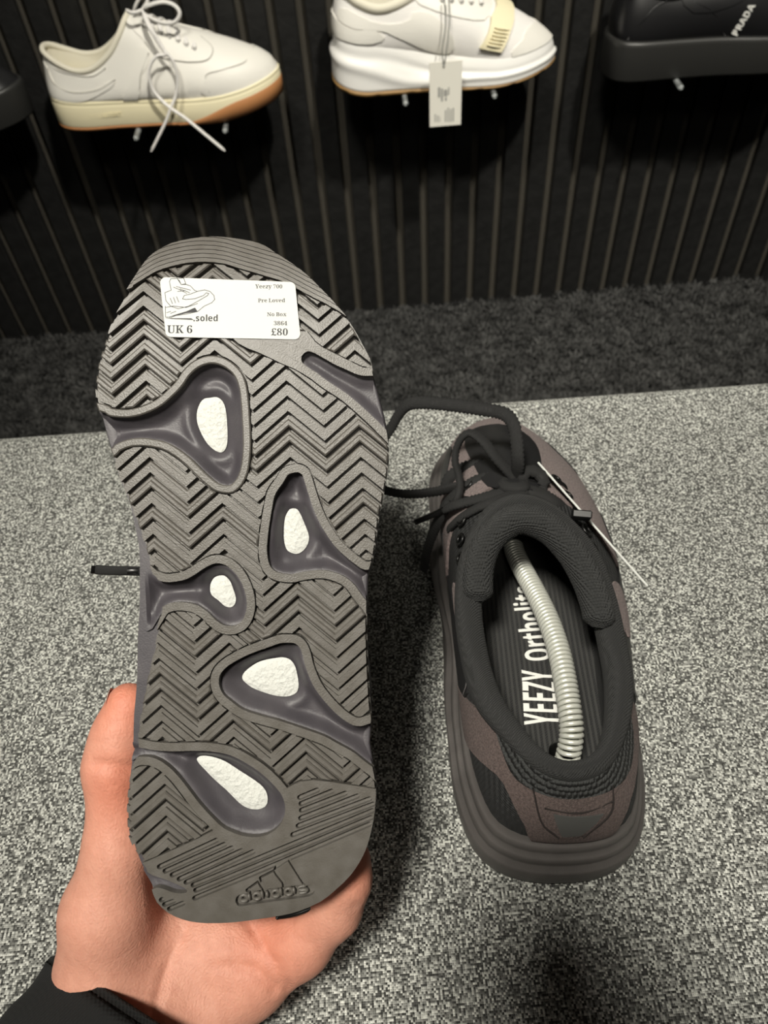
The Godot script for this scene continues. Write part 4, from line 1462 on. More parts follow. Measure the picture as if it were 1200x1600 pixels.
	for i in int(turns * per):
		var x := float(i) / (turns * per) * (path.size() - 2)
		var k := int(x)
		var p := path[k].lerp(path[k + 1], x - k)
		var tg := (path[mini(k + 3, path.size() - 1)] - path[maxi(k - 3, 0)]).normalized()
		side = (side - tg * side.dot(tg)).normalized()
		p += side.rotated(tg, TAU * i / per) * 0.0046
		coil.append(p)
	put(tree, "spring", tube_mesh(coil, 1.12, 1.12, 7), M.spring_steel, "closely coiled pale spring")
	put(tree, "heel_knob", tube_mesh(smooth3(mm(KNOB), 4), 5.0, 5.0, 14, Vector3.UP, false, 0.0, true), M.plastic_black)
	put(tree, "toe_block", tube_mesh(smooth3(mm(BLOCK), 5), 9.0, 6.0, 16, Vector3.UP, false, 0.0, true), M.plastic_black)
	# card on a loop, seen edge on against the side of the sneaker
	var tag := thing("hang_tag", "thin white card tag seen edge on at the right of the black laces", "tag", frame)
	var ta: Vector3 = mm(TAG)[0]
	var tb: Vector3 = mm(TAG)[1]
	var eye := t.transform.affine_inverse() * Vector3(0, 0.83, 0)
	var deep := ((ta + tb) / 2.0 - eye).normalized()
	var ex := (tb - ta).normalized()
	var thick := ex.cross(deep).normalized()
	deep = thick.cross(ex)
	st = new_st(-1)
	box(st, Vector3(), Vector3(ta.distance_to(tb), 0.009, 0.0011), 0.0003)
	var card := put(tag, "card", built(st), M.paper_white)
	card.transform = Transform3D(Basis(ex, deep, thick), (ta + tb) / 2.0 + deep * 0.0045)
	put(tag, "loop", tube_mesh(smooth3(mm(LOOP), 8), 0.8, 0.8, 8), M.plastic_black)
	var bl: Vector3 = mm(BLOCKTAG)[0]
	st = new_st(-1)
	box(st, Vector3(), Vector3(0.0095, 0.008, 0.004), 0.0006)
	var blk := put(tag, "clasp", built(st), M.plastic_black, "small black plastic clasp")
	blk.transform = Transform3D(Basis(Vector3.UP, -0.15) * Basis(Vector3.RIGHT, 0.5), bl)


# ------------------------------------------------------------------ the phone the picture is taken with, held upright just behind the lens
func phone() -> void:
	var at := Transform3D(Basis.from_euler(Vector3(deg_to_rad(-50), 0, deg_to_rad(-4.7)), EULER_ORDER_YXZ), Vector3(0, 0.83, 0))
	var t := thing("phone", "dark phone held upright over the front of the bench, its lens at the viewpoint", "phone", at)
	var f := func(u: float, v: float, w: float) -> Vector3: return Vector3(u, v, w)
	var body := grown(pts([-50, -120, 8, -120, 8, 10, -50, 10]), 8.0)
	for i in body.size():
		body[i] *= 0.001
	put(t, "body", loft(body, [[0.0015, 0.005], [0.0, 0.0065], [0.0, 0.0115], [0.0012, 0.0128]], f), M.plastic_black)
	put(t, "screen", loft(inset(body, 0.003), [[0.0, 0.0127], [0.0, 0.0131]], f), M.black_nappa)
	var ring := PackedVector3Array()
	for k in 20:
		ring.append(Vector3(0.0075 * cos(TAU * k / 20.0), 0.0075 * sin(TAU * k / 20.0), 0.0045))
	put(t, "lens_ring", tube_mesh(ring, 0.9, 0.9, 8, Vector3.BACK, true), M.lamp_metal)


# ------------------------------------------------------------------ the hand
func flesh(BONES: Array, cell: float, kk: float) -> Array:   # one skin over tapered bones: [places, triangles]
	var lo := Vector3(1e9, 1e9, 1e9)
	var hi := -lo
	for b in BONES:
		for p in [b[0], b[1]]:
			lo = lo.min(p - Vector3.ONE * 0.042)
			hi = hi.max(p + Vector3.ONE * 0.042)
	var nx := int((hi.x - lo.x) / cell) + 2
	var ny := int((hi.y - lo.y) / cell) + 2
	var nz := int((hi.z - lo.z) / cell) + 2
	var F := PackedFloat32Array()
	F.resize(nx * ny * nz)
	for b in BONES:
		var a: Vector3 = b[0]
		var ba: Vector3 = b[1] - b[0]
		var ra: float = b[2]
		var rb: float = b[3]
		var L2 := maxf(ba.length_squared(), 1e-9)
		var pad := maxf(ra, rb) + 0.013
		var c0 := (a.min(b[1]) - Vector3.ONE * pad - lo) / cell
		var c1 := (a.max(b[1]) + Vector3.ONE * pad - lo) / cell
		for z in range(maxi(0, int(c0.z)), mini(nz, int(c1.z) + 1)):
			for y in range(maxi(0, int(c0.y)), mini(ny, int(c1.y) + 1)):
				var p := lo + Vector3(int(c0.x), y, z) * cell - a
				var at := (z * ny + y) * nx
				for x in range(maxi(0, int(c0.x)), mini(nx, int(c1.x) + 1)):
					p.x = lo.x + x * cell - a.x
					var t := clampf(p.dot(ba) / L2, 0.0, 1.0)
					var d := (p - ba * t).length() - ra - (rb - ra) * t
					if d < 0.013:
						F[at + x] += exp(-d * kk)
	for i in F.size():
		F[i] = 0.014 if F[i] < 0.02 else -log(F[i]) / kk
	var vid := PackedInt32Array()
	vid.resize(F.size())
	vid.fill(-1)
	var V := PackedVector3Array()
	var offs := [0, 1, nx, nx + 1, nx * ny, nx * ny + 1, nx * ny + nx, nx * ny + nx + 1]
	var edges := [[0, 1], [2, 3], [4, 5], [6, 7], [0, 2], [1, 3], [4, 6], [5, 7], [0, 4], [1, 5], [2, 6], [3, 7]]
	for z in nz - 1:
		for y in ny - 1:
			var row := (z * ny + y) * nx
			for x in nx - 1:
				var at := row + x
				if F[at] >= 0.0135 and F[at + offs[7]] >= 0.0135:
					continue
				var mask := 0
				for k in 8:
					if F[at + offs[k]] < 0.0:
						mask |= 1 << k
				if mask == 0 or mask == 255:
					continue
				var sum := Vector3()
				var n := 0
				for e in edges:
					var fa := F[at + offs[e[0]]]
					var fb := F[at + offs[e[1]]]
					if (fa < 0.0) != (fb < 0.0):
						var t := fa / (fa - fb)
						var pa := Vector3(e[0] & 1, (e[0] >> 1) & 1, (e[0] >> 2) & 1)
						var pb := Vector3(e[1] & 1, (e[1] >> 1) & 1, (e[1] >> 2) & 1)
						sum += pa.lerp(pb, t)
						n += 1
				vid[at] = V.size()
				V.append(lo + (Vector3(x, y, z) + sum / n) * cell)
	var I := PackedInt32Array()
	var sx := 1
	var sy := nx
	var sz := nx * ny
	for z in range(1, nz - 1):
		for y in range(1, ny - 1):
			for x in range(1, nx - 1):
				var at := (z * ny + y) * nx + x
				if vid[at] < 0 and F[at] > 0.006:
					continue
				for k in 3:
					var step: int = [sx, sy, sz][k]
					var in_a := F[at] < 0.0
					if in_a == (F[at + step] < 0.0):
						continue
					var u: int = [sy, sz, sx][k]
					var w: int = [sz, sx, sy][k]
					var q := [vid[at - u - w], vid[at - w], vid[at], vid[at - u]]
					if q.min() < 0:
						continue
					if not in_a:
						q.reverse()
					for m in [q[0], q[2], q[1], q[0], q[3], q[2]]:
						I.append(m)
	return [V, I]


func hand() -> void:
	var HBASE := Vector3(-0.12133, 0.47922, -0.04867)
	var J := {"A1": [Vector3(-0.0197, 0.0018, 0.0367), 0.0165], "A2": [Vector3(0.0073, 0.0018, 0.0327), 0.0165], "PV": [Vector3(0.0119, 0.0065, -0.0265), 0.013], "W1": [Vector3(-0.0018, 0.0053, -0.0016), 0.017], "W2": [Vector3(0.0131, -0.0022, 0.0011), 0.017], "TH1": [Vector3(0, 0.0175, -0.0146), 0.0165], "TH2": [Vector3(0.0036, 0.0352, -0.0295), 0.014], "TM": [Vector3(0.0104, 0.0519, -0.0463), 0.011], "TI": [Vector3(0.0113, 0.0721, -0.0704), 0.0092], "TD": [Vector3(0.0145, 0.0792, -0.0797), 0.0084], "TT": [Vector3(0.0189, 0.0864, -0.0889), 0.0079], "PC1": [Vector3(0.0148, -0.0015, -0.0122), 0.016], "PC2": [Vector3(0.0444, 0.0007, -0.021), 0.0135], "IM": [Vector3(0.0363, 0.002, -0.0272), 0.0115], "IP": [Vector3(0.0375, -0.0015, -0.0542), 0.0095], "ID": [Vector3(0.0368, -0.009, -0.0702), 0.0086], "IT": [Vector3(0.0353, -0.0185, -0.0807), 0.0076], "MM": [Vector3(0.05, -0.0024, -0.0283), 0.0115], "MP": [Vector3(0.0582, -0.0038, -0.0546), 0.0095], "MD": [Vector3(0.0587, -0.0118, -0.0699), 0.0086], "MT": [Vector3(0.058, -0.0218, -0.0814), 0.0076], "RM": [Vector3(0.0636, -0.0009, -0.027), 0.011], "RP": [Vector3(0.0769, -0.0015, -0.0512), 0.009], "RD": [Vector3(0.0779, -0.01, -0.0658), 0.0082], "RT": [Vector3(0.0775, -0.0186, -0.0758), 0.0074], "H1": [Vector3(0.0293, -0.0067, 0.0034), 0.0155], "H2": [Vector3(0.0528, -0.0021, -0.01), 0.011], "LM": [Vector3(0.0737, 0.0082, -0.0191), 0.01], "LP": [Vector3(0.0893, 0.0235, -0.0264), 0.0088], "LD": [Vector3(0.0954, 0.0362, -0.0338), 0.008], "LT": [Vector3(0.0977, 0.0436, -0.0395), 0.0073]}
	var BONES := []
	for pair in "A1-W1 A2-W2 TH2-PV PV-PC1 PV-IM W1-A2 W1-TH1 TH1-TH2 TH2-TM TM-TI TI-TD TD-TT W1-PC1 W2-PC1 PC1-PC2 W2-IM PC2-IM PC2-MM PC2-RM PC1-MM IM-IP IP-ID ID-IT MM-MP MP-MD MD-MT RM-RP RP-RD RD-RT W2-H1 H1-H2 H2-LM LM-LP LP-LD LD-LT H2-RM IM-MM MM-RM RM-LM H2-PC2 W1-W2".split(" "):
		var e: PackedStringArray = pair.split("-")
		BONES.append([J[e[0]][0], J[e[1]][0], J[e[0]][1], J[e[1]][1]])
	var CREASES := [[Vector3(0.0315, 0.0254, -0.024), Vector3(0.0275, 0.0238, -0.0159), Vector3(0.0229, 0.0185, -0.0065), Vector3(0.0204, 0.0156, 0.0032)], [Vector3(0.0551, 0.0171, -0.0251), Vector3(0.0597, 0.0159, -0.0189), Vector3(0.0652, 0.014, -0.0105), Vector3(0.0694, 0.0083, -0.0036)], [Vector3(0.0413, 0.0133, -0.0128), Vector3(0.0561, 0.0119, -0.0111), Vector3(0.0645, 0.0085, -0.0039)], [Vector3(0.0716, 0.0171, -0.025), Vector3(0.0773, 0.0156, -0.017), Vector3(0.0763, 0.0081, -0.0096)], [Vector3(0.0886, 0.0336, -0.0291), Vector3(0.0964, 0.0316, -0.0252)], [Vector3(0.0087, 0.0817, -0.0678), Vector3(0.0214, 0.0802, -0.0661)]]
	var WARM := [[Vector3(0.0206, 0.096, -0.0879), 0.017], [Vector3(0.1026, 0.0515, -0.038), 0.014], [Vector3(0.0645, 0.0119, -0.022), 0.018], [Vector3(0.0188, 0.076, -0.061), 0.016]]
	var VIEW := Vector3(-0.2521, -0.9446, -0.2103)
	var NAIL_AT := Vector3(0.0171, 0.0849, -0.0867) + Vector3(-0.0063, 0.0005, -0.0019)
	var NAIL_UP := Vector3(0.2805, 0.5973, -0.7514)
	var NAIL_OUT := Vector3(-0.953, 0.0799, -0.2922)
	var SLEEVE := PackedVector3Array([Vector3(0.0096, 0.0012, 0.0016), Vector3(0.0026, 0.0017, 0.0137), Vector3(-0.0064, 0.0022, 0.0292), Vector3(-0.0137, 0.0078, 0.0607), Vector3(-0.0467, 0.0308, 0.1137), Vector3(-0.0887, 0.0808, 0.2187)])
	var root := thing("person", "left hand in a black sleeve holding the upturned sneaker by its heel", "person", Transform3D(Basis(), HBASE))
	var got := flesh(BONES, 0.0021, 1.0 / 0.0032)
	var V: PackedVector3Array = got[0]
	var I: PackedInt32Array = got[1]
	# creases: the flesh sinks along lines on the palm
	var normals := PackedVector3Array()
	normals.resize(V.size())
	for i in range(0, I.size(), 3):
		var n := (V[I[i + 2]] - V[I[i]]).cross(V[I[i + 1]] - V[I[i]])
		for j in 3:
			normals[I[i + j]] += n
	for i in V.size():
		normals[i] = normals[i].normalized()
	for line in CREASES:
		for i in V.size():
			var best := 1.0
			for j in line.size() - 1:
				var a: Vector3 = line[j]
				var ab: Vector3 = line[j + 1] - a
				var t := clampf((V[i] - a).dot(ab) / ab.length_squared(), 0.0, 1.0)
				var off := V[i] - a - ab * t
				off -= VIEW * off.dot(VIEW) * 0.75
				best = minf(best, off.length())
			if best < 0.005:
				V[i] -= normals[i] * 0.0017 * exp(-pow(best / 0.0017, 2.0))
	var st := SurfaceTool.new()
	st.begin(Mesh.PRIMITIVE_TRIANGLES)
	for i in V.size():
		var c := Color(1, 1, 1)
		var red := 0.0
		for p in WARM:
			red = maxf(red, exp(-pow(V[i].distance_to(p[0]) / p[1], 2.0)))
		c = c.lerp(Color(1.0, 0.76, 0.68), red)
		st.set_color(c)
		st.add_vertex(V[i])
	for i in I:
		st.add_index(i)
	st.generate_normals()
	put(root, "hand", st.commit(), M.skin)
	var nail := new_st()
	var g := PackedVector3Array()
	for i in 9:
		for j in 9:
			var a := (i / 8.0 * 2.0 - 1.0)
			var b := (j / 8.0 * 2.0 - 1.0)
			var k := sqrt(maxf(0.0, 1.0 - pow(absf(b), 4.0)))
			g.append(NAIL_AT + NAIL_UP * b * 0.0075 + NAIL_OUT * (0.0006 - 0.0021 * a * a * k) + NAIL_UP.cross(NAIL_OUT) * a * k * 0.0058)
	sheet(nail, g, 9, 9, false, false, true)
	put(root, "thumb_nail", built(nail), M.nail)
	sleeve(root, SLEEVE, 0.044)
	# the other hand, holding the phone
	var cam := Transform3D(Basis.from_euler(Vector3(deg_to_rad(-50), 0, deg_to_rad(-4.7)), EULER_ORDER_YXZ), Vector3(0, 0.83, 0))
	var q := func(x: float, y: float, z: float) -> Vector3: return cam * Vector3(x, y, z) - HBASE
	var right := []
	var wrist: Vector3 = q.call(0.075, -0.150, 0.060)
	right.append([q.call(0.095, -0.185, 0.085), wrist, 0.024, 0.022])
	for k in 4:
		var y := -0.050 - 0.021 * k
		var root_at: Vector3 = q.call(0.042, y - 0.012, 0.026)
		right.append([wrist, root_at, 0.020, 0.013])
		right.append([root_at, q.call(0.036, y, -0.004), 0.012, 0.0095])
		right.append([q.call(0.036, y, -0.004), q.call(0.006, y, -0.007), 0.0095, 0.0085])
		right.append([q.call(0.006, y, -0.007), q.call(-0.012, y, -0.005), 0.0085, 0.0075])
	right.append([wrist, q.call(0.045, -0.075, 0.034), 0.019, 0.014])
	right.append([q.call(0.045, -0.075, 0.034), q.call(0.022, -0.045, 0.027), 0.012, 0.010])
	right.append([q.call(0.022, -0.045, 0.027), q.call(-0.002, -0.030, 0.023), 0.0095, 0.008])
	got = flesh(right, 0.0035, 1.0 / 0.004)
	st = SurfaceTool.new()
	st.begin(Mesh.PRIMITIVE_TRIANGLES)
	for v in got[0]:
		st.set_color(Color(1, 1, 1))
		st.add_vertex(v)
	for i in got[1]:
		st.add_index(i)
	st.generate_normals()
	put(root, "hand", st.commit(), M.skin)
	sleeve(root, PackedVector3Array([q.call(0.085, -0.168, 0.073), q.call(0.105, -0.200, 0.100), q.call(0.150, -0.260, 0.150), q.call(0.215, -0.330, 0.230), q.call(0.270, -0.380, 0.330)]), 0.036)


func sleeve(root: Node3D, line: PackedVector3Array, wide: float) -> void:   # a soft tube with a doubled cuff and folds
	var sl := PackedVector3Array()
	var rows := 0
	var path := even(smooth3(line, 10), 0.004)
	var seg := 40
	var side := Vector3.RIGHT
	for i in path.size():
		var tg := (path[mini(i + 1, path.size() - 1)] - path[maxi(0, i - 1)]).normalized()
		side = (side - tg * side.dot(tg)).normalized()
		var up := side.cross(tg)
		var r := wide + 0.00012 * i
		for a in seg:
			var ang := TAU * a / seg
			var fold := 0.0011 * sin(ang * 3.0 + i * 0.35) * minf(1.0, i / 6.0) + 0.0007 * sin(i * 0.8 + ang)
			var rr := r + fold
			sl.append(path[i] + side * cos(ang) * rr + up * sin(ang) * rr * 0.78)
		rows += 1
	var lip := PackedVector3Array()
	for k in 5:
		var rr := [0.83, 0.90, 0.955, 0.99, 1.0][k] as float
		var back := [0.012, 0.0015, 0.0, 0.0012, 0.004][k] as float
		var tg := (path[1] - path[0]).normalized()
		for a in seg:
			lip.append(path[0] + (sl[a] - path[0]) * rr + tg * (back - 0.003))
	var all := lip + sl
	var ss := new_st()
	sheet(ss, all, rows + 5, seg, false, true, true)
	put(root, "sleeve", built(ss), M.sleeve_cloth, "black sleeve cuff")


# ------------------------------------------------------------------ the sneakers along the wall
func side_frame(x: float, y: float, z: float, yaw := 0.0) -> Transform3D:   # toe towards +x, its right side to the room
	return Transform3D(Basis(Vector3.UP, -PI / 2 + yaw), Vector3(x, y, z))


func symmetric(right: Array) -> Array:   # right side from heel to tip, mirrored
	var r := []
	for v in right:
		r.append(v)
	for i in range(right.size() - 2, 0, -1):
		var v = right[i]
		if v is Vector2:
			r.append(Vector2(-v.x, v.y))
		else:
			r.append(Vector3(-v.x, v.y, v.z))
	return r


func inside(t: Node3D, s: Shell, material: Material, collar_r: float) -> void:
	var g := PackedVector3Array()
	for i in Shell.N:
		g.append(Shell.m(s.C[i]))
	put(t, "collar", tube_mesh(g, collar_r, collar_r * 1.1, 10, Vector3.UP, true), material)
	var rows := PackedVector3Array()
	for i in Shell.N:
		var c := s.C[i]
		var b := s.B[i] - s.NR[i] * 14.0
		for j in 6:
			var k := j / 5.0
			var goal := Vector3(b.x * 0.9, s.top(80.0) - 6.0, minf(b.y, c.z + 45.0))
			rows.append(Shell.m(Vector3(c.x * 0.88, c.y - 1.0, c.z).lerp(goal, k)))
	var st := new_st()
	sheet(st, rows, Shell.N, 6, true, false, true)
	put(t, "lining", built(st), material)


func peg(x: float, z0: float, y: float, label: String) -> void:
	var t := thing("shelf_peg", label, "peg", Transform3D(Basis(), Vector3(x, y, -1.17)), "clear pegs under the wall sneakers")
	var len := z0 + 1.17
	var p := PackedVector3Array()
	for i in 8:
		p.append(Vector3(0, 0, len * i / 7.0))
	put(t, "rod", tube_mesh(p, 3.4, 3.4, 14, Vector3.UP, false, 0.0), M.clear_acrylic)
	put(t, "end_cap", tube_mesh(PackedVector3Array([Vector3(0, 0, len - 0.001), Vector3(0, 0, len + 0.0015), Vector3(0, 0, len + 0.003)]), 3.9, 3.9, 14, Vector3.UP, false, 0.0, true), M.clear_acrylic)


func wall_sneakers() -> void:
	retro(side_frame(-0.389, 0.3965, -1.094))
	chunky(side_frame(-0.022, 0.412, -1.093))
	black_one(side_frame(0.338, 0.4035, -1.095), "black leather sneaker on the wall at far right, white lettering on its side", true)
	black_one(side_frame(-0.722, 0.4035, -1.095), "black sneaker on the wall at far left, only its toe in view", false)
	peg(-0.2822, -1.036, 0.3925, "clear peg under the middle of the white low sneaker, heel side")
	peg(-0.1657, -1.036, 0.3925, "clear peg under the gum toe of the white low sneaker")
	peg(0.0709, -1.036, 0.4080, "clear peg under the heel half of the white chunky sneaker")
	peg(0.1860, -1.036, 0.4080, "clear peg under the toe half of the white chunky sneaker")
	peg(0.4287, -1.036, 0.3997, "clear peg under the heel half of the black leather sneaker")


func retro(at: Transform3D) -> void:
	var t := thing("sneaker", "white low sneaker on the wall with cream midsole, gum toe and long hanging laces", "sneaker", at, "sneakers displayed on the slatted wall")
	var s := Shell.new()
	s.edge = 3.0
	s.amp0 = 2.5
	s.amp1 = 11.0
	s.power = 0.45
	s.spring = 17.0
	s.heel_up = 4.0
	s.spring_from = 165.0
	var o := symmetric([Vector2(0, 0), Vector2(20, 3), Vector2(33, 14), Vector2(38, 38), Vector2(38, 90), Vector2(41, 140), Vector2(47, 190), Vector2(49, 222), Vector2(44, 255), Vector2(30, 283), Vector2(14, 297), Vector2(0, 301)])
	var c := symmetric([Vector3(0, 91, 9), Vector3(15, 88, 14), Vector3(25, 78, 30), Vector3(29, 70, 50), Vector3(29, 72, 72), Vector3(26, 86, 96), Vector3(21, 103, 112), Vector3(12, 116, 122), Vector3(0, 120, 126)])
	s.setup(o, 11, c, 8, [0, 60, 150, 230, 301], [37, 34, 31, 30, 30])
	put(t, "upper", shell_mesh(s, 0.0, 1.0, 18), M.white_leather)
	put(t, "midsole", sole_mesh(s, [[0.1, -3.0], [0.12, -0.6], [0.2, 0.6], [0.85, 0.2], [0.90, -0.4], [0.92, -0.9], [0.95, -0.3], [1.03, -0.4], [1.06, -1.4], [1.0, -4.0]]), M.cream_rubber)
	put(t, "outsole", sole_mesh(s, [[0.0, -4.0], [0.0, -1.5], [0.08, 0.4], [0.13, 0.5], [0.14, -2.0]], func(i: int, h: float) -> float: return 0.0), M.gum_rubber)
	# gum toe wedge climbing over the front of the midsole
	var g := PackedVector3Array()
	var rows := 0
	for i in range(26, 71):
		var k := 1.0 - absf((i - 48) / 22.0)
		var up := 4.0 + 17.0 * smoothstep(0.0, 0.55, k)
		for q in [[1.5, 0.3], [1.6, 1.0], [up - 1.0, 1.0], [up, 0.2]]:
			g.append(Shell.m(s.ring(i, q[1], q[0])))
		rows += 1
	var st := new_st()
	sheet(st, g, rows, 4)
	put(t, "toe_wedge", built(st), M.gum_rubber, "gum rubber toe wedge")
	inside(t, s, M.cream_lining, 3.4)
	for sd in [1.0, -1.0]:
		var q := func(a: Array) -> PackedVector2Array:
			var r := PackedVector2Array()
			for v in pts(a):
				r.append(Vector2(v.x * sd if sd > 0.0 else 1.0 - v.x, v.y))
			return r
		put(t, "eyestay", patch(s, q.call([0.455, 0.99, 0.41, 0.80, 0.378, 0.64, 0.385, 0.48, 0.396, 0.38, 0.417, 0.32, 0.45, 0.37, 0.475, 0.5, 0.482, 0.75, 0.485, 0.99]), 0.0, 1.3, 2), M.white_leather)
		put(t, "quarter_panel", patch(s, q.call([0.18, 0.02, 0.205, 0.02, 0.25, 0.3, 0.30, 0.54, 0.38, 0.70, 0.39, 0.80, 0.35, 0.76, 0.28, 0.58, 0.215, 0.3]), 0.0, 1.2, 2), M.white_leather)
		put(t, "toe_guard", patch(s, q.call([0.335, 0.0, 0.42, 0.0, 0.499, 0.0, 0.499, 0.16, 0.448, 0.13, 0.406, 0.17, 0.375, 0.19, 0.345, 0.1]), 0.0, 1.2, 2), M.white_leather)
		put(t, "heel_counter", patch(s, q.call([0.004, 0.02, 0.08, 0.02, 0.12, 0.10, 0.165, 0.30, 0.24, 0.62, 0.20, 0.56, 0.15, 0.36, 0.094, 0.28, 0.06, 0.42, 0.05, 0.72, 0.004, 0.74]), 0.0, 1.2, 2), M.white_leather)
		stitches(t, s, [0.03 if sd > 0 else 0.97, 0.86, 0.094 if sd > 0 else 0.906, 0.80, 0.198 if sd > 0 else 0.802, 0.84, 0.271 if sd > 0 else 0.729, 0.9], 0.6, M.white_leather, 0.9)
		for a in [[0.345, 0.03, 0.375, 0.19, 0.406, 0.17, 0.448, 0.13, 0.499, 0.155], [0.41, 0.8, 0.38, 0.64, 0.385, 0.48, 0.396, 0.38, 0.417, 0.32, 0.45, 0.37, 0.475, 0.5], [0.205, 0.03, 0.25, 0.31, 0.30, 0.55, 0.38, 0.71], [0.05, 0.7, 0.06, 0.42, 0.094, 0.28, 0.156, 0.37, 0.24, 0.63]]:
			var line := []
			for k in a.size() / 2:
				line.append(a[2 * k] if sd > 0.0 else 1.0 - a[2 * k])
				line.append(a[2 * k + 1])
			stitches(t, s, line, 1.0, M.seam_light, 0.75)
		for i in 6:
			var tt := 0.452 - 0.004 * i
			var ff := 0.80 - 0.068 * i
			if sd < 0.0:
				tt = 1.0 - tt
			var n := s.nrm(tt, ff)
			var a := s.pt(tt, ff) + n * 0.0016
			put(t, "eyelet", tube_mesh(PackedVector3Array([a - n * 0.0006, a, a + n * 0.0004]), 1.9, 1.9, 10, Vector3.UP), M.eyelet_grey)
	# laces
	for i in 6:
		var tt := 0.452 - 0.004 * i
		var ff := 0.80 - 0.068 * i
		var a := s.pt(tt, ff) + s.nrm(tt, ff) * 0.003
		var b := s.pt(1.0 - tt, ff) + s.nrm(1.0 - tt, ff) * 0.003
		var m := (a + b) / 2.0 + Vector3(0, 0.0075, 0.004)
		put(t, "lace", tube_mesh(even(smooth3(PackedVector3Array([a, a.lerp(m, 0.6) + Vector3(0, 0.003, 0), m, b.lerp(m, 0.6) + Vector3(0, 0.003, 0), b]), 6), 0.002), 3.2, 1.4, 8), M.white_mesh)
	var RL1 := [24, 130.6, 149.7, 28, 134.9, 162.2, 28, 136.5, 177.1, 28, 132.3, 189, 30, 124.5, 194.1, 32, 116.8, 187.7, 32, 114.8, 177.1, 30, 117.8, 164.5, 28, 123.4, 154.3, 26, 128.7, 147.1]
	var RL2 := [26, 129.8, 149.7, 38, 117.7, 154, 44, 104, 160.9, 50, 92.8, 168.7, 54, 81.5, 177, 56, 64, 178.2, 58, 44.3, 171.7, 62, 31.3, 162.2, 64, 17.2, 153, 66, -0.9, 138.4, 66, -21.1, 121.8]
	var RL3 := [26, 129.8, 149.7, 42, 110.3, 160.1, 49, 95.4, 167.7, 52, 87.8, 169.1, 54, 88.5, 160.2, 55, 80.3, 150.2, 56, 68, 144.4, 57, 52, 144.7, 59, 39.3, 152.7, 63, 30.1, 162.9, 65, 18, 177.9, 66, -1.5, 196.4, 66, -27.5, 220]
	var RL4 := [14, 125.2, 135.8, 14, 134.1, 143.1, 14, 141.5, 151.5, 16, 140.3, 158.3, 18, 133.1, 155, 24, 129.4, 147.8]
	var RL5 := [26, 130.4, 151.4, 30, 128.2, 142.1, 30, 130.2, 133.5, 24, 132.7, 130.3]
	for a in [RL1, RL2, RL3, RL4, RL5]:
		put(t, "lace", tube_mesh(even(smooth3(mm(a), 10), 0.003), 2.6, 1.9, 8, Vector3(0, 0, 1), false, 0.0, true), M.white_mesh)
	lettering(t, "embossed_text", "SAINT LAURENT", "Droid Sans", 700, Shell.m(Vector3(s.B[8].x + 0.5, 15.5, 40)), Shell.m(Vector3(s.B[10].x + 0.9, 17.0, 92)), Vector3(1, 0, 0), 0.0009, M.cream_rubber)


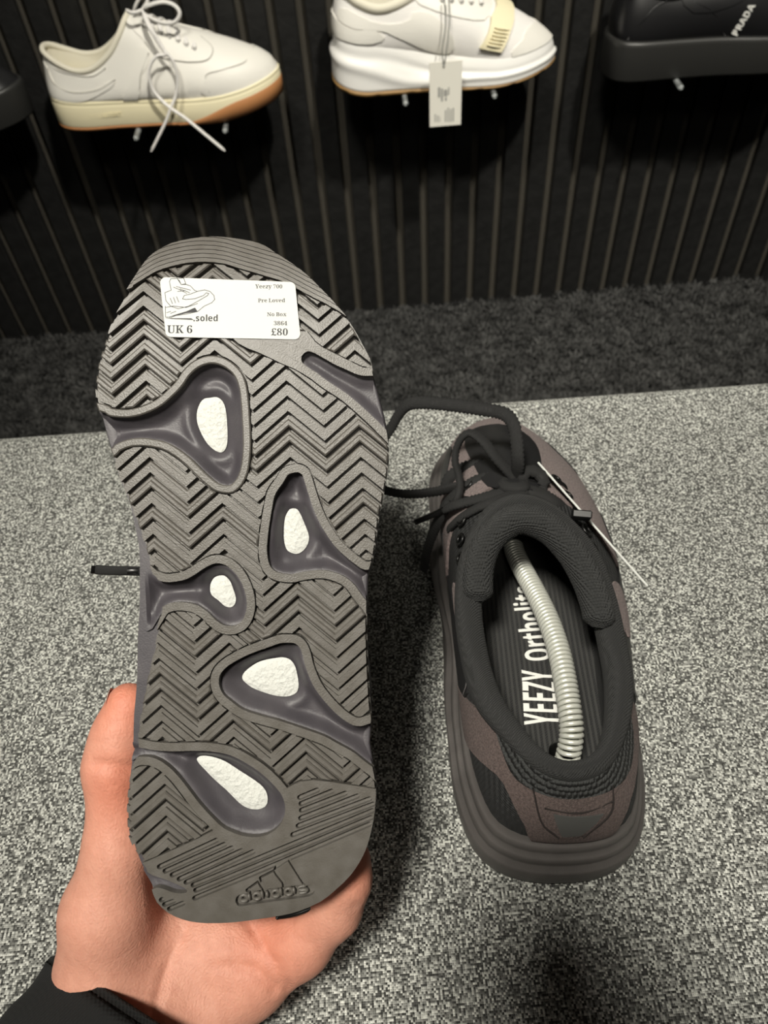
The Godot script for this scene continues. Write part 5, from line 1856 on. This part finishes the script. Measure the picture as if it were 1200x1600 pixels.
func chunky(at: Transform3D) -> void:
	var t := thing("sneaker", "white chunky sneaker on the wall with cream ribbed strap and tan outsole", "sneaker", at, "sneakers displayed on the slatted wall")
	var s := Shell.new()
	s.edge = 8.0
	s.amp0 = 3.0
	s.amp1 = 8.0
	s.spring = 15.0
	s.heel_up = 12.0
	s.spring_from = 170.0
	var o := symmetric([Vector2(0, 0), Vector2(24, 4), Vector2(38, 16), Vector2(44, 40), Vector2(42, 90), Vector2(43, 140), Vector2(49, 190), Vector2(51, 220), Vector2(45, 250), Vector2(30, 277), Vector2(14, 291), Vector2(0, 296)])
	var c := symmetric([Vector3(0, 120, 18), Vector3(17, 116, 24), Vector3(27, 105, 40), Vector3(31, 97, 62), Vector3(31, 99, 84), Vector3(27, 106, 106), Vector3(20, 112, 120), Vector3(11, 115, 128), Vector3(0, 116, 130)])
	s.setup(o, 11, c, 8, [0, 60, 130, 210, 296], [60, 57, 44, 33, 27])
	put(t, "upper", shell_mesh(s, 0.0, 1.0, 18), M.white_mesh)
	var wave := func(i: int, h: float) -> float:
		var y := s.B[i].y
		return sin(PI * clampf(h, 0.0, 1.0)) * (3.2 * exp(-pow((h - (0.62 - 0.35 * smoothstep(30.0, 110.0, y) + 0.2 * smoothstep(120.0, 200.0, y))) / 0.13, 2.0)) - 2.4 * exp(-pow((h - 0.80 + 0.25 * smoothstep(60.0, 140.0, y)) / 0.1, 2.0)))
	var prof := []
	for i in 22:
		var h := 0.09 + 0.93 * i / 21.0
		prof.append([h, -1.5 - 6.5 * pow(h, 2.2) - (2.5 if i == 0 else 0.0)])
	put(t, "midsole", sole_mesh(s, prof, wave), M.white_rubber)
	put(t, "outsole", sole_mesh(s, [[0.0, -6.0], [0.0, -2.6], [0.06, -0.6], [0.10, -0.9], [0.11, -4.0]], func(i: int, h: float) -> float: return -1.6 if (i % 6 == 0 and h < 0.08) else 0.0), M.tan_rubber)
	inside(t, s, M.cream_lining, 5.5)
	for sd in [1.0, -1.0]:
		var q := func(a: Array) -> PackedVector2Array:
			var r := PackedVector2Array()
			for v in pts(a):
				r.append(Vector2(v.x if sd > 0.0 else 1.0 - v.x, v.y))
			return r
		put(t, "quarter_panel", patch(s, q.call([0.052, 0.42, 0.10, 0.36, 0.167, 0.40, 0.22, 0.08, 0.26, 0.03, 0.305, 0.30, 0.333, 0.70, 0.30, 0.80, 0.271, 0.70, 0.20, 0.62, 0.15, 0.60, 0.09, 0.70, 0.05, 0.6]), 0.0, 1.6, 2), M.white_leather)
		put(t, "heel_counter", patch(s, q.call([0.003, 0.03, 0.062, 0.05, 0.125, 0.08, 0.155, 0.25, 0.14, 0.42, 0.10, 0.34, 0.05, 0.38, 0.003, 0.42]), 0.0, 1.5, 2), M.white_leather)
		put(t, "toe_guard", patch(s, q.call([0.375, 0.0, 0.42, 0.0, 0.499, 0.0, 0.499, 0.14, 0.45, 0.16, 0.42, 0.10, 0.39, 0.06]), 0.0, 1.4, 2), M.white_leather)
		put(t, "eyestay", patch(s, q.call([0.36, 0.98, 0.35, 0.72, 0.37, 0.52, 0.40, 0.40, 0.44, 0.46, 0.48, 0.56, 0.49, 0.98]), 0.0, 1.6, 2), M.white_leather)
		for i in 5:
			var tt := 0.395 + 0.011 * i
			var ff := 0.78 - 0.06 * i
			if sd < 0.0:
				tt = 1.0 - tt
			var n := s.nrm(tt, ff)
			var a := s.pt(tt, ff) + n * 0.0018
			put(t, "eyelet", tube_mesh(PackedVector3Array([a - n * 0.0006, a, a + n * 0.0005]), 2.4, 2.4, 10, Vector3.UP), M.eyelet_grey)
	for i in 5:
		var tt := 0.395 + 0.011 * i
		var ff := 0.78 - 0.06 * i
		var a := s.pt(tt, ff) + s.nrm(tt, ff) * 0.003
		var b := s.pt(1.0 - tt, ff) + s.nrm(1.0 - tt, ff) * 0.003
		var m := (a + b) / 2.0 + Vector3(0, 0.008, 0.003)
		put(t, "lace", tube_mesh(even(smooth3(PackedVector3Array([a, a.lerp(m, 0.6) + Vector3(0, 0.004, 0), m, b.lerp(m, 0.6) + Vector3(0, 0.004, 0), b]), 6), 0.002), 3.2, 1.6, 8), M.white_mesh)
	var strap := put(t, "strap", patch(s, pts([0.503, 0.53, 0.478, 0.48, 0.417, 0.40, 0.365, 0.24, 0.333, 0.14, 0.362, 0.06, 0.406, 0.19, 0.458, 0.31, 0.503, 0.38]), 1.0, 5.0, 1), M.cream_rubber, "cream strap")
	for i in 6:
		var k := 0.10 + 0.11 * i
		var la := Vector2(0.340, 0.150).lerp(Vector2(0.417, 0.385), k)
		var lb := Vector2(0.364, 0.080).lerp(Vector2(0.440, 0.275), k)
		var line := PackedVector3Array()
		for j in 5:
			var v := la.lerp(lb, 0.12 + 0.76 * j / 4.0)
			line.append(s.pt(v.x, v.y) + s.nrm(v.x, v.y) * 0.0064)
		put(strap, "rib", tube_mesh(line, 1.5, 1.5, 8, Vector3.UP, false, 0.0, true), M.cream_rubber)
	var tag := thing("hang_tag", "cream card tag hanging by grey strings in front of the white chunky sneaker", "tag", Transform3D(Basis(), Vector3(0.1212, 0.3799, -1.0260)))
	put(tag, "card", box_mesh(Vector3(0, 0.0389, 0), Vector3(0.0408, 0.0778, 0.0012), 0.0004), M.card_cream)
	put(tag, "string", tube_mesh(smooth3(PackedVector3Array([Vector3(0.0005, 0.1393, -0.026), Vector3(0.0004, 0.1133, -0.01), Vector3(-0.0044, 0.0926, 0), Vector3(-0.0029, 0.0722, 0.0015)]), 6), 0.9, 0.9, 6), M.eyelet_grey)
	put(tag, "string", tube_mesh(smooth3(PackedVector3Array([Vector3(0.0059, 0.1389, -0.026), Vector3(0.0051, 0.1129, -0.01), Vector3(0.001, 0.0922, 0), Vector3(-0.0021, 0.0722, 0.0015)]), 6), 0.9, 0.9, 6), M.eyelet_grey)
	var marks := new_st(-1)
	for r in [[-0.0098, 0.036, -0.0066, 0.0484], [-0.0058, 0.031, -0.0033, 0.0466], [-0.0025, 0.0368, 0.0024, 0.0448], [0.0031, 0.0382, 0.0048, 0.0474], [-0.0008, 0.0314, 0.0016, 0.0355], [-0.014, 0.0064, -0.0123, 0.0161], [-0.0106, 0.0061, -0.009, 0.0143], [-0.0073, 0.0059, -0.0065, 0.0124], [-0.0007, 0.0053, 0.0011, 0.0199], [0.0026, 0.0051, 0.0044, 0.0228], [0.0059, 0.0048, 0.0078, 0.0209], [0.0092, 0.0053, 0.0111, 0.0222]]:
		prism(marks, pts([r[0], r[1], r[2], r[1], r[2], r[3], r[0], r[3]]), 0.0005, 0.0008, 0.0, func(u: float, v: float, w: float) -> Vector3: return Vector3(u, v, w))
	put(tag, "printed_marks", built(marks), M.ink_grey)


func black_one(at: Transform3D, label: String, lettered: bool) -> void:
	var t := thing("sneaker", label, "sneaker", at, "sneakers displayed on the slatted wall")
	var s := Shell.new()
	s.edge = 5.0
	s.amp0 = 5.0
	s.amp1 = 8.0
	s.spring = 9.0
	s.spring_from = 190.0
	var o := symmetric([Vector2(0, 0), Vector2(24, 4), Vector2(38, 16), Vector2(43, 40), Vector2(42, 90), Vector2(43, 140), Vector2(49, 190), Vector2(51, 222), Vector2(45, 255), Vector2(30, 283), Vector2(14, 297), Vector2(0, 301)])
	var c := symmetric([Vector3(0, 112, 16), Vector3(16, 108, 22), Vector3(26, 98, 38), Vector3(30, 92, 60), Vector3(30, 94, 82), Vector3(26, 104, 104), Vector3(20, 116, 118), Vector3(11, 124, 126), Vector3(0, 126, 128)])
	s.setup(o, 11, c, 8, [0, 60, 130, 210, 301], [47, 46, 45, 43, 42])
	put(t, "upper", shell_mesh(s, 0.0, 1.0, 18), M.black_nappa)
	put(t, "midsole", sole_mesh(s, [[0.0, -5.0], [0.0, -1.0], [0.05, 0.0], [0.86, 0.0], [0.93, -0.4], [0.97, -1.4], [1.0, -3.0], [1.0, -6.0]]), M.black_rubber)
	inside(t, s, M.black_lining, 5.0)
	stitches(t, s, [0.06, 0.02, 0.09, 0.4, 0.13, 0.7, 0.19, 0.9], 0.5, M.black_nappa, 0.8)
	stitches(t, s, [0.24, 0.02, 0.26, 0.5, 0.25, 0.95], 0.5, M.black_nappa, 0.8)
	for sd in [1.0, -1.0]:
		var q := func(a: Array) -> PackedVector2Array:
			var r := PackedVector2Array()
			for v in pts(a):
				r.append(Vector2(v.x if sd > 0.0 else 1.0 - v.x, v.y))
			return r
		put(t, "eyestay", patch(s, q.call([0.22, 0.55, 0.30, 0.5, 0.42, 0.62, 0.46, 0.72, 0.45, 0.93, 0.33, 0.97, 0.24, 0.95]), 0.0, 1.2, 2), M.black_nappa)
		put(t, "heel_counter", patch(s, q.call([0.003, 0.72, 0.06, 0.70, 0.07, 0.85, 0.003, 0.92]), 0.0, 1.2, 2), M.black_nappa)
	if lettered:
		lettering(t, "brand_lettering", "PRADA", "Droid Sans", 700, s.pt(0.262, 0.03) + s.nrm(0.262, 0.03) * 0.0028, s.pt(0.342, 0.41) + s.nrm(0.342, 0.41) * 0.0028, (s.nrm(0.262, 0.03) + s.nrm(0.342, 0.41)) * 0.5, 0.0012, M.print_white)



func _ready() -> void:
	rng.seed = 11
	setup()
	materials()
	room()
	bench()
	held_sneaker()
	bench_sneaker()
	hand()
	phone()
	wall_sneakers()
